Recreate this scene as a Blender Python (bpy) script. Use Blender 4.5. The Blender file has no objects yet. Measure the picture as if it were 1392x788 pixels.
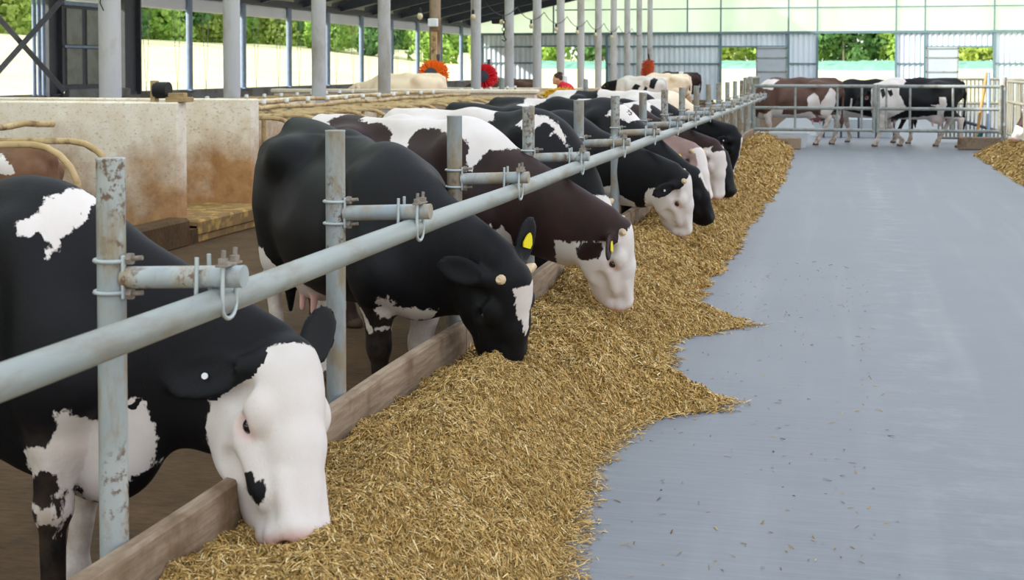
import bpy, bmesh, math, random
import numpy as np
from mathutils import Vector, Matrix

random.seed(7); rng = np.random.default_rng(7)
scene = bpy.context.scene
COL = scene.collection
PI = math.pi

# ------------------------------------------------------------------ helpers
def srgb(r, g, b):
    f = lambda c: (c / 255 / 12.92) if c / 255 <= 0.04045 else ((c / 255 + 0.055) / 1.055) ** 2.4
    return (f(r), f(g), f(b), 1.0)

class NT:
    def __init__(self, name):
        self.m = bpy.data.materials.new(name); self.m.use_nodes = True
        self.t = self.m.node_tree; self.t.nodes.clear()
        self.out = self.n('ShaderNodeOutputMaterial')
    def n(self, typ, **kw):
        nd = self.t.nodes.new(typ)
        for k, v in kw.items():
            if k.startswith('i_'): nd.inputs[k[2:].replace('_', ' ')].default_value = v
            else: setattr(nd, k, v)
        return nd
    def l(self, a, b): self.t.links.new(a, b)
    def coords(self, rnd=True, scale=(1, 1, 1)):
        tc = self.n('ShaderNodeTexCoord')
        mp = self.n('ShaderNodeMapping'); mp.inputs['Scale'].default_value = scale
        if rnd:
            oi = self.n('ShaderNodeObjectInfo')
            ml = self.n('ShaderNodeMath', operation='MULTIPLY'); ml.inputs[1].default_value = 37.0
            self.l(oi.outputs['Random'], ml.inputs[0])
            ad = self.n('ShaderNodeVectorMath', operation='ADD')
            self.l(tc.outputs['Object'], ad.inputs[0]); self.l(ml.outputs[0], ad.inputs[1])
            self.l(ad.outputs[0], mp.inputs['Vector'])
        else:
            self.l(tc.outputs['Object'], mp.inputs['Vector'])
        return mp.outputs[0]
    def noise(self, vec, scale, detail=4, rough=0.55):
        nz = self.n('ShaderNodeTexNoise'); nz.inputs['Scale'].default_value = scale
        nz.inputs['Detail'].default_value = detail; nz.inputs['Roughness'].default_value = rough
        if vec is not None: self.l(vec, nz.inputs['Vector'])
        return nz.outputs['Fac']
    def ramp(self, fac, stops):
        r = self.n('ShaderNodeValToRGB'); e = r.color_ramp.elements
        while len(e) < len(stops): e.new(0.5)
        for k, (p, c) in enumerate(stops): e[k].position = p; e[k].color = c
        self.l(fac, r.inputs[0]); return r.outputs['Color']
    def mix(self, fac, a, b):
        mx = self.n('ShaderNodeMix', data_type='RGBA')
        for s, v in ((0, fac), (6, a), (7, b)):
            if hasattr(v, 'links'): self.l(v, mx.inputs[s])
            else: mx.inputs[s].default_value = v
        return mx.outputs[2]
    def bsdf(self, col, rough=0.7, spec=0.3, metal=0.0, bump=None, bstr=0.2, bdist=0.01):
        b = self.n('ShaderNodeBsdfPrincipled')
        if hasattr(col, 'links'): self.l(col, b.inputs['Base Color'])
        else: b.inputs['Base Color'].default_value = col
        if hasattr(rough, 'links'): self.l(rough, b.inputs['Roughness'])
        else: b.inputs['Roughness'].default_value = rough
        b.inputs['Specular IOR Level'].default_value = spec; b.inputs['Metallic'].default_value = metal
        if bump is not None:
            bp = self.n('ShaderNodeBump'); bp.inputs['Strength'].default_value = bstr; bp.inputs['Distance'].default_value = bdist
            self.l(bump, bp.inputs['Height']); self.l(bp.outputs[0], b.inputs['Normal'])
        self.l(b.outputs[0], self.out.inputs[0]); return b

def simple(name, col, rough=0.6, spec=0.3, metal=0, var=0.12, scale=6, bstr=0.1):
    t = NT(name); v = t.coords()
    f = t.noise(v, scale)
    d = tuple(c * (1 - var) for c in col[:3]) + (1,); l = tuple(min(1, c * (1 + var)) for c in col[:3]) + (1,)
    t.bsdf(t.ramp(f, [(0.3, d), (0.7, l)]), rough, spec, metal, f, bstr); return t.m

def stained(name, base, stain, rough=0.6, spec=0.3, lo=0.48, hi=0.62, scale=5, stretch=(1, 1, 1), metal=0, base2=None, bstr=0.15):
    t = NT(name); v = t.coords(scale=stretch)
    f1 = t.noise(v, scale, 6, 0.65); f2 = t.noise(v, scale * 0.6, 3)
    b = t.ramp(f2, [(0.3, base), (0.7, base2 or base)])
    r = t.ramp(f1, [(lo, (0, 0, 0, 1)), (hi, (1, 1, 1, 1))])
    t.bsdf(t.mix(r, b, stain), rough, spec, metal, f1, bstr); return t.m

M = {}
def galv_mat():
    t = NT('galvanised'); v = t.coords(); vs = t.coords(True, (1, 1, .35))
    a = t.noise(vs, 11, 6, .65); c = t.noise(v, 34, 4, .7); g = t.noise(vs, 5, 4)
    base = t.ramp(g, [(0.35, srgb(140, 150, 156)), (0.65, srgb(176, 182, 182))])
    m = t.mix(t.ramp(a, [(0.44, (0, 0, 0, 1)), (0.60, (.85, .85, .85, 1))]), base, srgb(146, 128, 100))
    mul = t.n('ShaderNodeMath', operation='MULTIPLY'); t.l(t.ramp(c, [(0.50, (0, 0, 0, 1)), (0.58, (1, 1, 1, 1))]), mul.inputs[0])
    t.l(t.ramp(g, [(0.52, (0, 0, 0, 1)), (0.60, (.9, .9, .9, 1))]), mul.inputs[1])
    t.bsdf(t.mix(mul.outputs[0], m, srgb(104, 78, 60)), 0.5, 0.45, 0, c, 0.15); return t.m
M['galv'] = galv_mat()
M['galv_clean'] = stained('galvanised_clean', srgb(132, 139, 138), srgb(118, 110, 96), 0.45, 0.45, 0.48, 0.68, 7, (1, .3, 1), 0, srgb(146, 152, 149))
M['galv_thin'] = simple('zinc_rod', srgb(172, 180, 182), 0.4, 0.5, 0.2)
M['rust'] = simple('rusty_nut', srgb(132, 122, 112), 0.75, 0.3, 0, 0.3, 60)
M['steel_blue'] = simple('blue_grey_steel', srgb(128, 146, 172), 0.5, 0.4)
M['steel_dark'] = simple('dark_steel', srgb(74, 76, 84), 0.55, 0.35)
M['frame_teal'] = simple('teal_grey_steel', srgb(96, 122, 130), 0.5, 0.35)
M['col_grey'] = stained('column_concrete', srgb(180, 180, 186), srgb(160, 154, 148), 0.8, 0.2, 0.5, 0.7, 2.2, (1, 1, .4), 0, srgb(186, 186, 190))
M['col_brown'] = stained('column_dirty', srgb(152, 134, 116), srgb(112, 86, 62), 0.85, 0.2, 0.45, 0.6, 2.5, (1, 1, .4))
M['mud_pipe'] = stained('mud_caked_pipe', srgb(176, 148, 104), srgb(118, 92, 62), 0.7, 0.3, 0.5, 0.66, 6, (1, 1, 1), 0, srgb(204, 178, 134))
M['white_cap'] = simple('white_plastic', srgb(222, 224, 226), 0.4, 0.4, 0, 0.04)
M['black'] = simple('black_rubber', srgb(28, 28, 30), 0.6, 0.3)
M['red'] = simple('red_bristle', srgb(226, 40, 52), 0.6, 0.3)
M['orange'] = simple('orange_bristle', srgb(236, 112, 22), 0.6, 0.3)
M['orange_dark'] = simple('worn_orange_bristle', srgb(206, 92, 50), 0.6, 0.3)
M['yellow_tag'] = simple('yellow_plastic_tag', srgb(232, 212, 20), 0.45, 0.4, 0, 0.05)
M['white_tag'] = simple('white_metal_tag', srgb(214, 216, 218), 0.35, 0.5, 0.1, 0.05)
M['horn'] = simple('horn', srgb(208, 184, 150), 0.6, 0.3, 0, 0.25, 40)
M['wood'] = stained('old_timber', srgb(176, 152, 112), srgb(122, 98, 66), 0.85, 0.15, 0.45, 0.65, 6, (.3, 1, 1))
M['tub'] = simple('white_tub', srgb(206, 212, 218), 0.5, 0.4, 0, 0.06)
M['teal_cloth'] = simple('teal_sleeve', srgb(30, 96, 104), 0.7, 0.2)
M['pole_orange'] = simple('ochre_pole', srgb(190, 146, 96), 0.7, 0.2)
M['pole_blue'] = simple('pale_blue_pole', srgb(150, 172, 200), 0.6, 0.3)
M['bulb'] = simple('bulb_glass', srgb(206, 194, 160), 0.2, 0.6, 0, 0.05)

def plank_mat():
    t = NT('weathered_plank'); v = t.coords(False, (6, .5, 6)); v2 = t.coords(False, (1, 1, 1))
    f = t.noise(v, 7, 6, 0.65); g = t.noise(v2, 3, 5, 0.6)
    c = t.ramp(f, [(0.3, srgb(124, 106, 88)), (0.6, srgb(160, 140, 120)), (0.8, srgb(182, 164, 146))])
    d = t.ramp(g, [(0.5, (0, 0, 0, 1)), (0.68, (1, 1, 1, 1))])
    t.bsdf(t.mix(d, c, srgb(104, 82, 60)), 0.85, 0.2, 0, f, 0.35); return t.m
M['plank'] = plank_mat()

def floor_mat():
    t = NT('aisle_concrete'); v = t.coords(False); vs = t.coords(False, (0.35, 5, 1)); vl = t.coords(False, (2.5, .12, 1))
    a = t.noise(v, .9, 5, .65); b = t.noise(vs, 7, 6, .75); c = t.noise(vl, 1.4, 3); d = t.noise(v, 60, 3, .7)
    base = t.ramp(a, [(0.25, srgb(104, 108, 116)), (0.75, srgb(122, 125, 130))])
    k = t.ramp(b, [(0.35, srgb(84, 90, 100)), (0.75, srgb(140, 143, 147))])
    m1 = t.mix(0.55, base, k)
    w = t.ramp(c, [(0.52, (0, 0, 0, 1)), (0.75, (.2, .2, .2, 1))])
    m2 = t.mix(w, m1, srgb(158, 160, 162))
    gx = t.n('ShaderNodeNewGeometry'); sx = t.n('ShaderNodeSeparateXYZ'); t.l(gx.outputs['Position'], sx.inputs[0])
    ab = t.n('ShaderNodeMath', operation='ADD'); ab.inputs[1].default_value = -.45; t.l(sx.outputs['X'], ab.inputs[0])
    ab2 = t.n('ShaderNodeMath', operation='ABSOLUTE'); t.l(ab.outputs[0], ab2.inputs[0])
    bw = t.ramp(ab2.outputs[0], [(0.05, (1, 1, 1, 1)), (0.38, (0, 0, 0, 1))]); bn = t.ramp(t.noise(v, 3.5, 6, .7), [(0.48, (0, 0, 0, 1)), (0.7, (.32, .32, .32, 1))])
    mb = t.n('ShaderNodeMath', operation='MULTIPLY'); t.l(bw, mb.inputs[0]); t.l(bn, mb.inputs[1])
    m2 = t.mix(mb.outputs[0], m2, srgb(160, 162, 164))
    s = t.ramp(d, [(0.66, (0, 0, 0, 1)), (0.74, (.45, .45, .45, 1))])
    m3 = t.mix(s, m2, srgb(118, 112, 108))
    t.bsdf(m3, t.ramp(b, [(0.3, (.42, .42, .42, 1)), (0.7, (.62, .62, .62, 1))]), 0.4, 0, b, 0.06); return t.m
M['floor'] = floor_mat()

def alley_mat():
    t = NT('mud_alley'); v = t.coords(False); vs = t.coords(False, (1, 3, 1))
    a = t.noise(v, 2.2, 6, .65); b = t.noise(vs, 12, 5, .7)
    c = t.ramp(a, [(0.3, srgb(62, 45, 31)), (0.55, srgb(90, 67, 45)), (0.75, srgb(120, 92, 60))])
    c2 = t.mix(0.45, c, t.ramp(b, [(0.3, srgb(50, 40, 32)), (0.7, srgb(108, 86, 60))]))
    t.bsdf(c2, 0.8, 0.15, 0, b, 0.6, 0.03); return t.m
M['alley'] = alley_mat()

def wallc_mat():
    t = NT('stained_concrete'); v = t.coords(False); vf = t.coords(False, (1, 1, 1.6))
    tc = t.n('ShaderNodeNewGeometry'); sp = t.n('ShaderNodeSeparateXYZ'); t.l(tc.outputs['Position'], sp.inputs[0])
    a = t.noise(v, 1.3, 6, .6); b = t.noise(vf, 26, 5, .7); c = t.noise(v, 5, 5, .65)
    mr = t.n('ShaderNodeMapRange'); mr.inputs[1].default_value = 1.25; mr.inputs[2].default_value = 0.0
    mr.inputs[3].default_value = -0.12; mr.inputs[4].default_value = 0.42; t.l(sp.outputs['Z'], mr.inputs[0])
    s = t.n('ShaderNodeMath', operation='ADD'); t.l(a, s.inputs[0]); t.l(mr.outputs[0], s.inputs[1])
    base = t.ramp(c, [(0.3, srgb(228, 212, 188)), (0.7, srgb(246, 238, 226))])
    st = t.ramp(c, [(0.3, srgb(150, 104, 62)), (0.7, srgb(196, 150, 100))])
    k = t.ramp(s.outputs[0], [(0.48, (0, 0, 0, 1)), (0.78, (.95, .95, .95, 1))])
    m = t.mix(k, base, st)
    sp2 = t.ramp(b, [(0.56, (0, 0, 0, 1)), (0.66, (.55, .55, .55, 1))])
    t.bsdf(t.mix(sp2, m, srgb(152, 118, 84)), 0.85, 0.2, 0, b, 0.2); return t.m
M['wallc'] = wallc_mat()
M['bedding'] = stained('straw_bedding', srgb(150, 122, 84), srgb(186, 150, 88), 0.9, 0.1, 0.5, 0.62, 7, (1, 1, 1), 0, srgb(122, 98, 68), 0.5)
M['parapet'] = stained('grey_parapet', srgb(132, 132, 134), srgb(108, 98, 88), 0.85, 0.2, 0.45, 0.65, 1.5)
M['roof'] = stained('dark_roof_underside', srgb(66, 70, 84), srgb(52, 52, 60), 0.7, 0.25, 0.4, 0.6, 1.2)
M['rafter'] = simple('rafter_steel', srgb(60, 68, 86), 0.55, 0.35)
M['purlin'] = simple('purlin_wood', srgb(108, 100, 92), 0.8, 0.2)
M['corr'] = stained('corrugated_zinc', srgb(212, 222, 232), srgb(190, 202, 214), 0.45, 0.4, 0.45, 0.65, 1.0, (1, 1, .3))
M['doorgrey'] = simple('grey_door_panel', srgb(172, 180, 190), 0.5, 0.35, 0, 0.05, 2)
M['curtain'] = simple('pale_rolled_curtain', srgb(226, 230, 240), 0.7, 0.2, 0, 0.04, 1)
M['dirtyglass'] = stained('dusty_pane', srgb(122, 126, 120), srgb(98, 96, 88), 0.35, 0.4, 0.45, 0.65, 1.6)

def translucent_mat(name='translucent_panel', clear=.2):
    t = NT(name); v = t.coords(False, (1, 1, .12)); f = t.noise(v, 1.1, 3)
    c = t.ramp(f, [(0.3, srgb(226, 238, 228)), (0.7, srgb(242, 248, 242))])
    d = t.n('ShaderNodeBsdfDiffuse'); tr = t.n('ShaderNodeBsdfTranslucent'); mx = t.n('ShaderNodeMixShader')
    mx.inputs[0].default_value = 0.85
    t.l(c, d.inputs[0]); t.l(c, tr.inputs[0]); t.l(d.outputs[0], mx.inputs[1]); t.l(tr.outputs[0], mx.inputs[2])
    tp = t.n('ShaderNodeBsdfTransparent'); m2 = t.n('ShaderNodeMixShader'); m2.inputs[0].default_value = clear
    t.l(mx.outputs[0], m2.inputs[1]); t.l(tp.outputs[0], m2.inputs[2]); t.l(m2.outputs[0], t.out.inputs[0]); return t.m
M['panel'] = translucent_mat(); M['added_strip'] = translucent_mat('added_strip_translucent', .05)  # the second is for the unseen roof strip added to light the stalls

def grass_mat(name, a, b, sc=.35):
    t = NT(name); v = t.coords(False); f = t.noise(v, sc, 6, .65); g = t.noise(v, sc * 14, 4, .7)
    c = t.mix(0.4, t.ramp(f, [(0.3, a), (0.7, b)]), t.ramp(g, [(0.3, a), (0.7, b)]))
    t.bsdf(c, 0.9, 0.1, 0, g, 0.4, 0.05); return t.m
M['field'] = grass_mat('dry_meadow', srgb(200, 194, 142), srgb(230, 226, 182))
M['crop'] = grass_mat('teal_crop', srgb(96, 146, 128), srgb(140, 182, 160))

def leaf_mat(name, a, b):
    t = NT(name); v = t.coords(True); f = t.noise(v, .9, 4)
    c = t.ramp(f, [(0.3, a), (0.7, b)])
    d = t.n('ShaderNodeBsdfDiffuse'); tr = t.n('ShaderNodeBsdfTranslucent'); mx = t.n('ShaderNodeMixShader'); mx.inputs[0].default_value = .4
    t.l(c, d.inputs[0]); t.l(c, tr.inputs[0]); t.l(d.outputs[0], mx.inputs[1]); t.l(tr.outputs[0], mx.inputs[2])
    t.l(mx.outputs[0], t.out.inputs[0]); return t.m
M['leaf_a'] = leaf_mat('leaf_fresh', srgb(128, 172, 76), srgb(194, 220, 128))
M['leaf_b'] = leaf_mat('leaf_deep', srgb(76, 118, 72), srgb(124, 162, 100))
M['leaf_c'] = leaf_mat('leaf_yellow', srgb(142, 168, 76), srgb(190, 206, 120))
M['bark'] = simple('bark', srgb(176, 164, 146), 0.9, 0.1)

def hay_mat(name, attr):
    t = NT(name)
    if attr:
        a = t.n('ShaderNodeAttribute', attribute_name='straw'); c = a.outputs['Color']
        t.bsdf(c, 0.75, 0.15)
    else:
        v = t.coords(False); f = t.noise(v, 55, 5, .7); g = t.noise(v, 3, 4)
        c = t.ramp(f, [(0.3, srgb(136, 106, 58)), (0.5, srgb(172, 138, 80)), (0.68, srgb(196, 164, 104))])
        c = t.mix(t.ramp(g, [(0.45, (0, 0, 0, 1)), (0.7, (.5, .5, .5, 1))]), c, srgb(120, 98, 52))
        t.bsdf(c, 0.9, 0.1, 0, f, 0.7, 0.02)
    return t.m
M['hay'] = hay_mat('hay_bed', False); M['straw'] = hay_mat('straw_pieces', True)
M['straw_gold'] = simple('golden_straw', srgb(222, 176, 60), 0.8, 0.15, 0, 0.3, 30)

# cow coat: 'patch' = signed distance in metres to the white markings (positive inside), 'pink' = bare skin, 'dirt' = mud
def coat_mat(name, dark, dark2, white=(222, 215, 212)):
    t = NT(name); v = t.coords(True); vh = t.coords(True, (1, 1, .45))
    pa = t.n('ShaderNodeAttribute', attribute_name='patch'); pk = t.n('ShaderNodeAttribute', attribute_name='pink'); dr = t.n('ShaderNodeAttribute', attribute_name='dirt')
    ed = t.noise(vh, 42, 3, .7); ed2 = t.noise(v, 9, 3, .6)
    def madd(a, k, b):
        m = t.n('ShaderNodeMath', operation='MULTIPLY_ADD'); m.inputs[1].default_value = k
        t.l(a, m.inputs[0])
        if hasattr(b, 'links'): t.l(b, m.inputs[2])
        else: m.inputs[2].default_value = b
        return m.outputs[0]
    e = madd(ed, 0.05, -0.025); e = madd(ed2, 0.05, madd(e, 1.0, -0.025)); s = madd(pa.outputs['Fac'], 1.0, e)
    fac = t.ramp(madd(s, 40.0, 0.5), [(0.38, (0, 0, 0, 1)), (0.62, (1, 1, 1, 1))])
    f = t.noise(v, 4, 4); hair = t.noise(vh, 160, 3, .7)
    dk = t.ramp(f, [(0.3, dark), (0.7, dark2)])
    w = t.ramp(f, [(0.3, srgb(*white)), (0.75, srgb(white[0] - 14, white[1] - 18, white[2] - 22))])
    c = t.mix(fac, dk, w)
    c = t.mix(pk.outputs['Fac'], c, srgb(222, 170, 164))
    dm = t.n('ShaderNodeMath', operation='MULTIPLY'); t.l(dr.outputs['Fac'], dm.inputs[0])
    t.l(t.ramp(t.noise(v, 11, 5, .7), [(0.35, (0, 0, 0, 1)), (0.65, (1, 1, 1, 1))]), dm.inputs[1])
    wf = t.n('ShaderNodeMath', operation='MULTIPLY_ADD'); t.l(fac, wf.inputs[0]); wf.inputs[1].default_value = .78; wf.inputs[2].default_value = .22
    dw = t.n('ShaderNodeMath', operation='MULTIPLY'); t.l(dm.outputs[0], dw.inputs[0]); t.l(wf.outputs[0], dw.inputs[1])
    c = t.mix(dw.outputs[0], c, srgb(150, 118, 84))
    b = t.bsdf(c, 0.58, 0.2, 0, hair, 0.25, 0.006)
    return t.m
M['coat_black'] = coat_mat('coat_black', srgb(11, 11, 14), srgb(19, 19, 24))
M['coat_brown'] = coat_mat('coat_brown', srgb(38, 25, 25), srgb(58, 39, 37))
M['coat_red'] = coat_mat('coat_red_brown', srgb(76, 53, 46), srgb(104, 78, 68))
M['coat_tan'] = coat_mat('coat_tan', srgb(96, 64, 46), srgb(132, 96, 72))
M['fence'] = simple('grey_beige_fence', srgb(134, 132, 120), 0.6, 0.3, 0, 0.15, 4)
M['brace'] = simple('grey_brace_steel', srgb(112, 116, 124), 0.55, 0.35)
M['coat_cream'] = coat_mat('coat_cream', srgb(232, 206, 178), srgb(242, 224, 202))
M['coat_grey'] = coat_mat('coat_taupe', srgb(128, 104, 98), srgb(160, 134, 126))
M['hoof'] = simple('hoof_horn', srgb(86, 66, 52), 0.6, 0.3)
M['eye'] = simple('eye_dark', srgb(26, 18, 22), 0.08, 0.7, 0, 0.05)
M['skin'] = simple('skin', srgb(206, 156, 128), 0.55, 0.3, 0, 0.06)
M['hair'] = simple('brown_hair', srgb(70, 50, 38), 0.7, 0.2, 0, 0.3, 60)
M['shirt'] = simple('red_shirt', srgb(206, 44, 66), 0.8, 0.15, 0, 0.15, 14)
M['jeans'] = simple('dark_trousers', srgb(48, 50, 62), 0.8, 0.15)

def link(o, parent=None):
    COL.objects.link(o)
    if parent is not None: o.parent = parent
    return o
def tag(o, label=None, cat=None, group=None, kind=None):
    if label: o['label'] = label
    if cat: o['category'] = cat
    if group: o['group'] = group
    if kind: o['kind'] = kind
    return o
def empty(name, loc=(0, 0, 0), rz=0.0):
    o = bpy.data.objects.new(name, None); o.empty_display_size = .1
    o.location = loc; o.rotation_euler = (0, 0, rz); return link(o)
def copy_tree(o, parent=None):
    c = o.copy(); COL.objects.link(c); c.parent = parent
    for ch in list(o.children): copy_tree(ch, c)
    return c

class MB:
    def __init__(self): self.v = []; self.f = []; self.s = []
    def add(self, vs, fs, smooth=False):
        o = len(self.v); self.v += [tuple(p) for p in vs]
        for f in fs: self.f.append(tuple(i + o for i in f)); self.s.append(smooth)
        return self
    def box(self, c, s, rz=0.0, bev=0.0):
        cx, cy, cz = c; a, b, h = s[0] / 2, s[1] / 2, s[2] / 2
        if bev <= 0:
            pts = [(x, y, z) for z in (-h, h) for x, y in ((-a, -b), (a, -b), (a, b), (-a, b))]
            fs = [(3, 2, 1, 0), (4, 5, 6, 7), (0, 1, 5, 4), (1, 2, 6, 5), (2, 3, 7, 6), (3, 0, 4, 7)]
        else:
            e = min(bev, a * .9, b * .9, h * .9)
            ring = lambda i, z: [(-a + i, -b, z), (a - i, -b, z), (a, -b + i, z), (a, b - i, z), (a - i, b, z), (-a + i, b, z), (-a, b - i, z), (-a, -b + i, z)]
            sh = lambda z: [(-a + e, -b + e, z), (a - e, -b + e, z), (a - e, -b + e, z), (a - e, b - e, z), (a - e, b - e, z), (-a + e, b - e, z), (-a + e, b - e, z), (-a + e, -b + e, z)]
            pts = sh(-h) + ring(e, -h + e) + ring(e, h - e) + sh(h)
            fs = [tuple(reversed(range(8))), tuple(range(24, 32))]
            for k in range(3):
                for i in range(8): j = (i + 1) % 8; fs.append((k * 8 + i, k * 8 + j, k * 8 + 8 + j, k * 8 + 8 + i))
        cr, sr = math.cos(rz), math.sin(rz)
        return self.add([(cx + x * cr - y * sr, cy + x * sr + y * cr, cz + z) for x, y, z in pts], fs)
    def tube(self, pts, r, n=12, cap=True, closed=False, smooth=True):
        pts = [Vector(p) for p in pts]; m = len(pts)
        rs = r if isinstance(r, (list, tuple)) else [r] * m
        tang = []
        for i in range(m):
            a = pts[(i - 1) % m] if (closed or i > 0) else pts[i]; b = pts[(i + 1) % m] if (closed or i < m - 1) else pts[i]
            t = b - a; tang.append(t.normalized() if t.length > 1e-9 else Vector((0, 0, 1)))
        ref = Vector((0, 0, 1)) if abs(tang[0].z) < .9 else Vector((1, 0, 0))
        u = tang[0].cross(ref).normalized(); vs = []
        for i in range(m):
            u = (u - tang[i] * u.dot(tang[i])); u = u.normalized() if u.length > 1e-6 else tang[i].orthogonal().normalized()
            w = tang[i].cross(u)
            for k in range(n):
                a = 2 * PI * k / n; vs.append(pts[i] + (u * math.cos(a) + w * math.sin(a)) * rs[i])
        fs = []
        for i in range(m if closed else m - 1):
            i2 = (i + 1) % m
            for k in range(n): k2 = (k + 1) % n; fs.append((i * n + k, i * n + k2, i2 * n + k2, i2 * n + k))
        self.add(vs, fs, smooth)
        if cap and not closed:
            self.add(vs[:n], [tuple(reversed(range(n)))]); self.add(vs[-n:], [tuple(range(n))])
        return self
    def lathe(self, c, prof, n=24, smooth=True, cap=True):
        vs = []; 
        for r, z in prof:
            for k in range(n): a = 2 * PI * k / n; vs.append((c[0] + r * math.cos(a), c[1] + r * math.sin(a), c[2] + z))
        fs = []
        for i in range(len(prof) - 1):
            for k in range(n): k2 = (k + 1) % n; fs.append((i * n + k, i * n + k2, (i + 1) * n + k2, (i + 1) * n + k))
        self.add(vs, fs, smooth)
        if cap: self.add(vs[:n], [tuple(reversed(range(n)))]); self.add(vs[-n:], [tuple(range(n))])
        return self
    def ball(self, c, r, n=12, m=8):
        r = r if isinstance(r, (tuple, list)) else (r, r, r); vs = []; fs = []
        for i in range(m + 1):
            t = PI * i / m
            for k in range(n): a = 2 * PI * k / n; vs.append((c[0] + r[0] * math.sin(t) * math.cos(a), c[1] + r[1] * math.sin(t) * math.sin(a), c[2] - r[2] * math.cos(t)))
        for i in range(m):
            for k in range(n): k2 = (k + 1) % n; fs.append((i * n + k, i * n + k2, (i + 1) * n + k2, (i + 1) * n + k))
        return self.add(vs, fs, True)
    def build(self, name, mat, parent=None, loc=None):
        me = bpy.data.meshes.new(name); me.from_pydata(self.v, [], self.f); me.polygons.foreach_set('use_smooth', self.s)
        me.update(); me.materials.append(M[mat] if isinstance(mat, str) else mat)
        o = bpy.data.objects.new(name, me)
        if loc: o.location = loc
        return link(o, parent)
def np_mesh(name, V, Fq, mats, smooth=True, matidx=None):
    me = bpy.data.meshes.new(name); V = np.asarray(V, np.float32); Fq = np.asarray(Fq, np.int32)
    me.vertices.add(len(V)); me.vertices.foreach_set('co', V.ravel())
    k = Fq.shape[1]; me.loops.add(Fq.size); me.loops.foreach_set('vertex_index', Fq.ravel())
    me.polygons.add(len(Fq)); me.polygons.foreach_set('loop_start', np.arange(len(Fq), dtype=np.int32) * k)
    me.polygons.foreach_set('use_smooth', np.full(len(Fq), smooth))
    for m in mats: me.materials.append(M[m] if isinstance(m, str) else m)
    if matidx is not None: me.polygons.foreach_set('material_index', np.asarray(matidx, np.int32))
    me.update(calc_edges=True); me.validate(); return me
def struct(name, mb, mat):
    o = mb.build(name, mat); o['kind'] = 'structure'; return o

# ------------------------------------------------------------------ camera, light
F_PX = 1850.0
cam = bpy.data.cameras.new('camera'); cam.sensor_width = 36.0; cam.lens = F_PX / 1392 * 36
cam.shift_y = -0.17054; cam.clip_end = 2000; cam.clip_start = .05
cam.dof.use_dof = True; cam.dof.focus_distance = 6.6; cam.dof.aperture_fstop = 6.3
co = link(bpy.data.objects.new('camera', cam)); co.location = (0, 0, 1.65)
co.rotation_euler = (math.radians(90 - 2.0), 0, math.radians(13.6925)); scene.camera = co

w = bpy.data.worlds.new('sky'); scene.world = w; w.use_nodes = True; wt = w.node_tree; wt.nodes.clear()
bg = wt.nodes.new('ShaderNodeBackground'); wo = wt.nodes.new('ShaderNodeOutputWorld')
tc = wt.nodes.new('ShaderNodeTexCoord'); sp = wt.nodes.new('ShaderNodeSeparateXYZ'); rp = wt.nodes.new('ShaderNodeValToRGB')
wt.links.new(tc.outputs['Generated'], sp.inputs[0]); wt.links.new(sp.outputs['Z'], rp.inputs[0])
rp.color_ramp.elements[0].position = 0.0; rp.color_ramp.elements[0].color = (.97, .98, 1, 1)
rp.color_ramp.elements[1].position = 0.7; rp.color_ramp.elements[1].color = (.82, .90, 1, 1)
wt.links.new(rp.outputs[0], bg.inputs[0]); bg.inputs[1].default_value = 1.25; wt.links.new(bg.outputs[0], wo.inputs[0])
sun = bpy.data.lights.new('sun', 'SUN'); sun.energy = 6.3; sun.angle = math.radians(1.2); sun.color = (1, .95, .84)
so = link(bpy.data.objects.new('sun', sun)); so.location = (-30, -20, 40)
el = math.radians(29); az = Vector((.86, .51, 0)).normalized()
so.rotation_euler = Vector((az.x * math.cos(el), az.y * math.cos(el), -math.sin(el))).to_track_quat('-Z', 'Y').to_euler()
scene.view_settings.view_transform = 'Standard'; scene.view_settings.look = 'None'
scene.view_settings.exposure = 0.43; scene.view_settings.gamma = 1.0; scene.view_settings.use_curve_mapping = False

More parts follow.
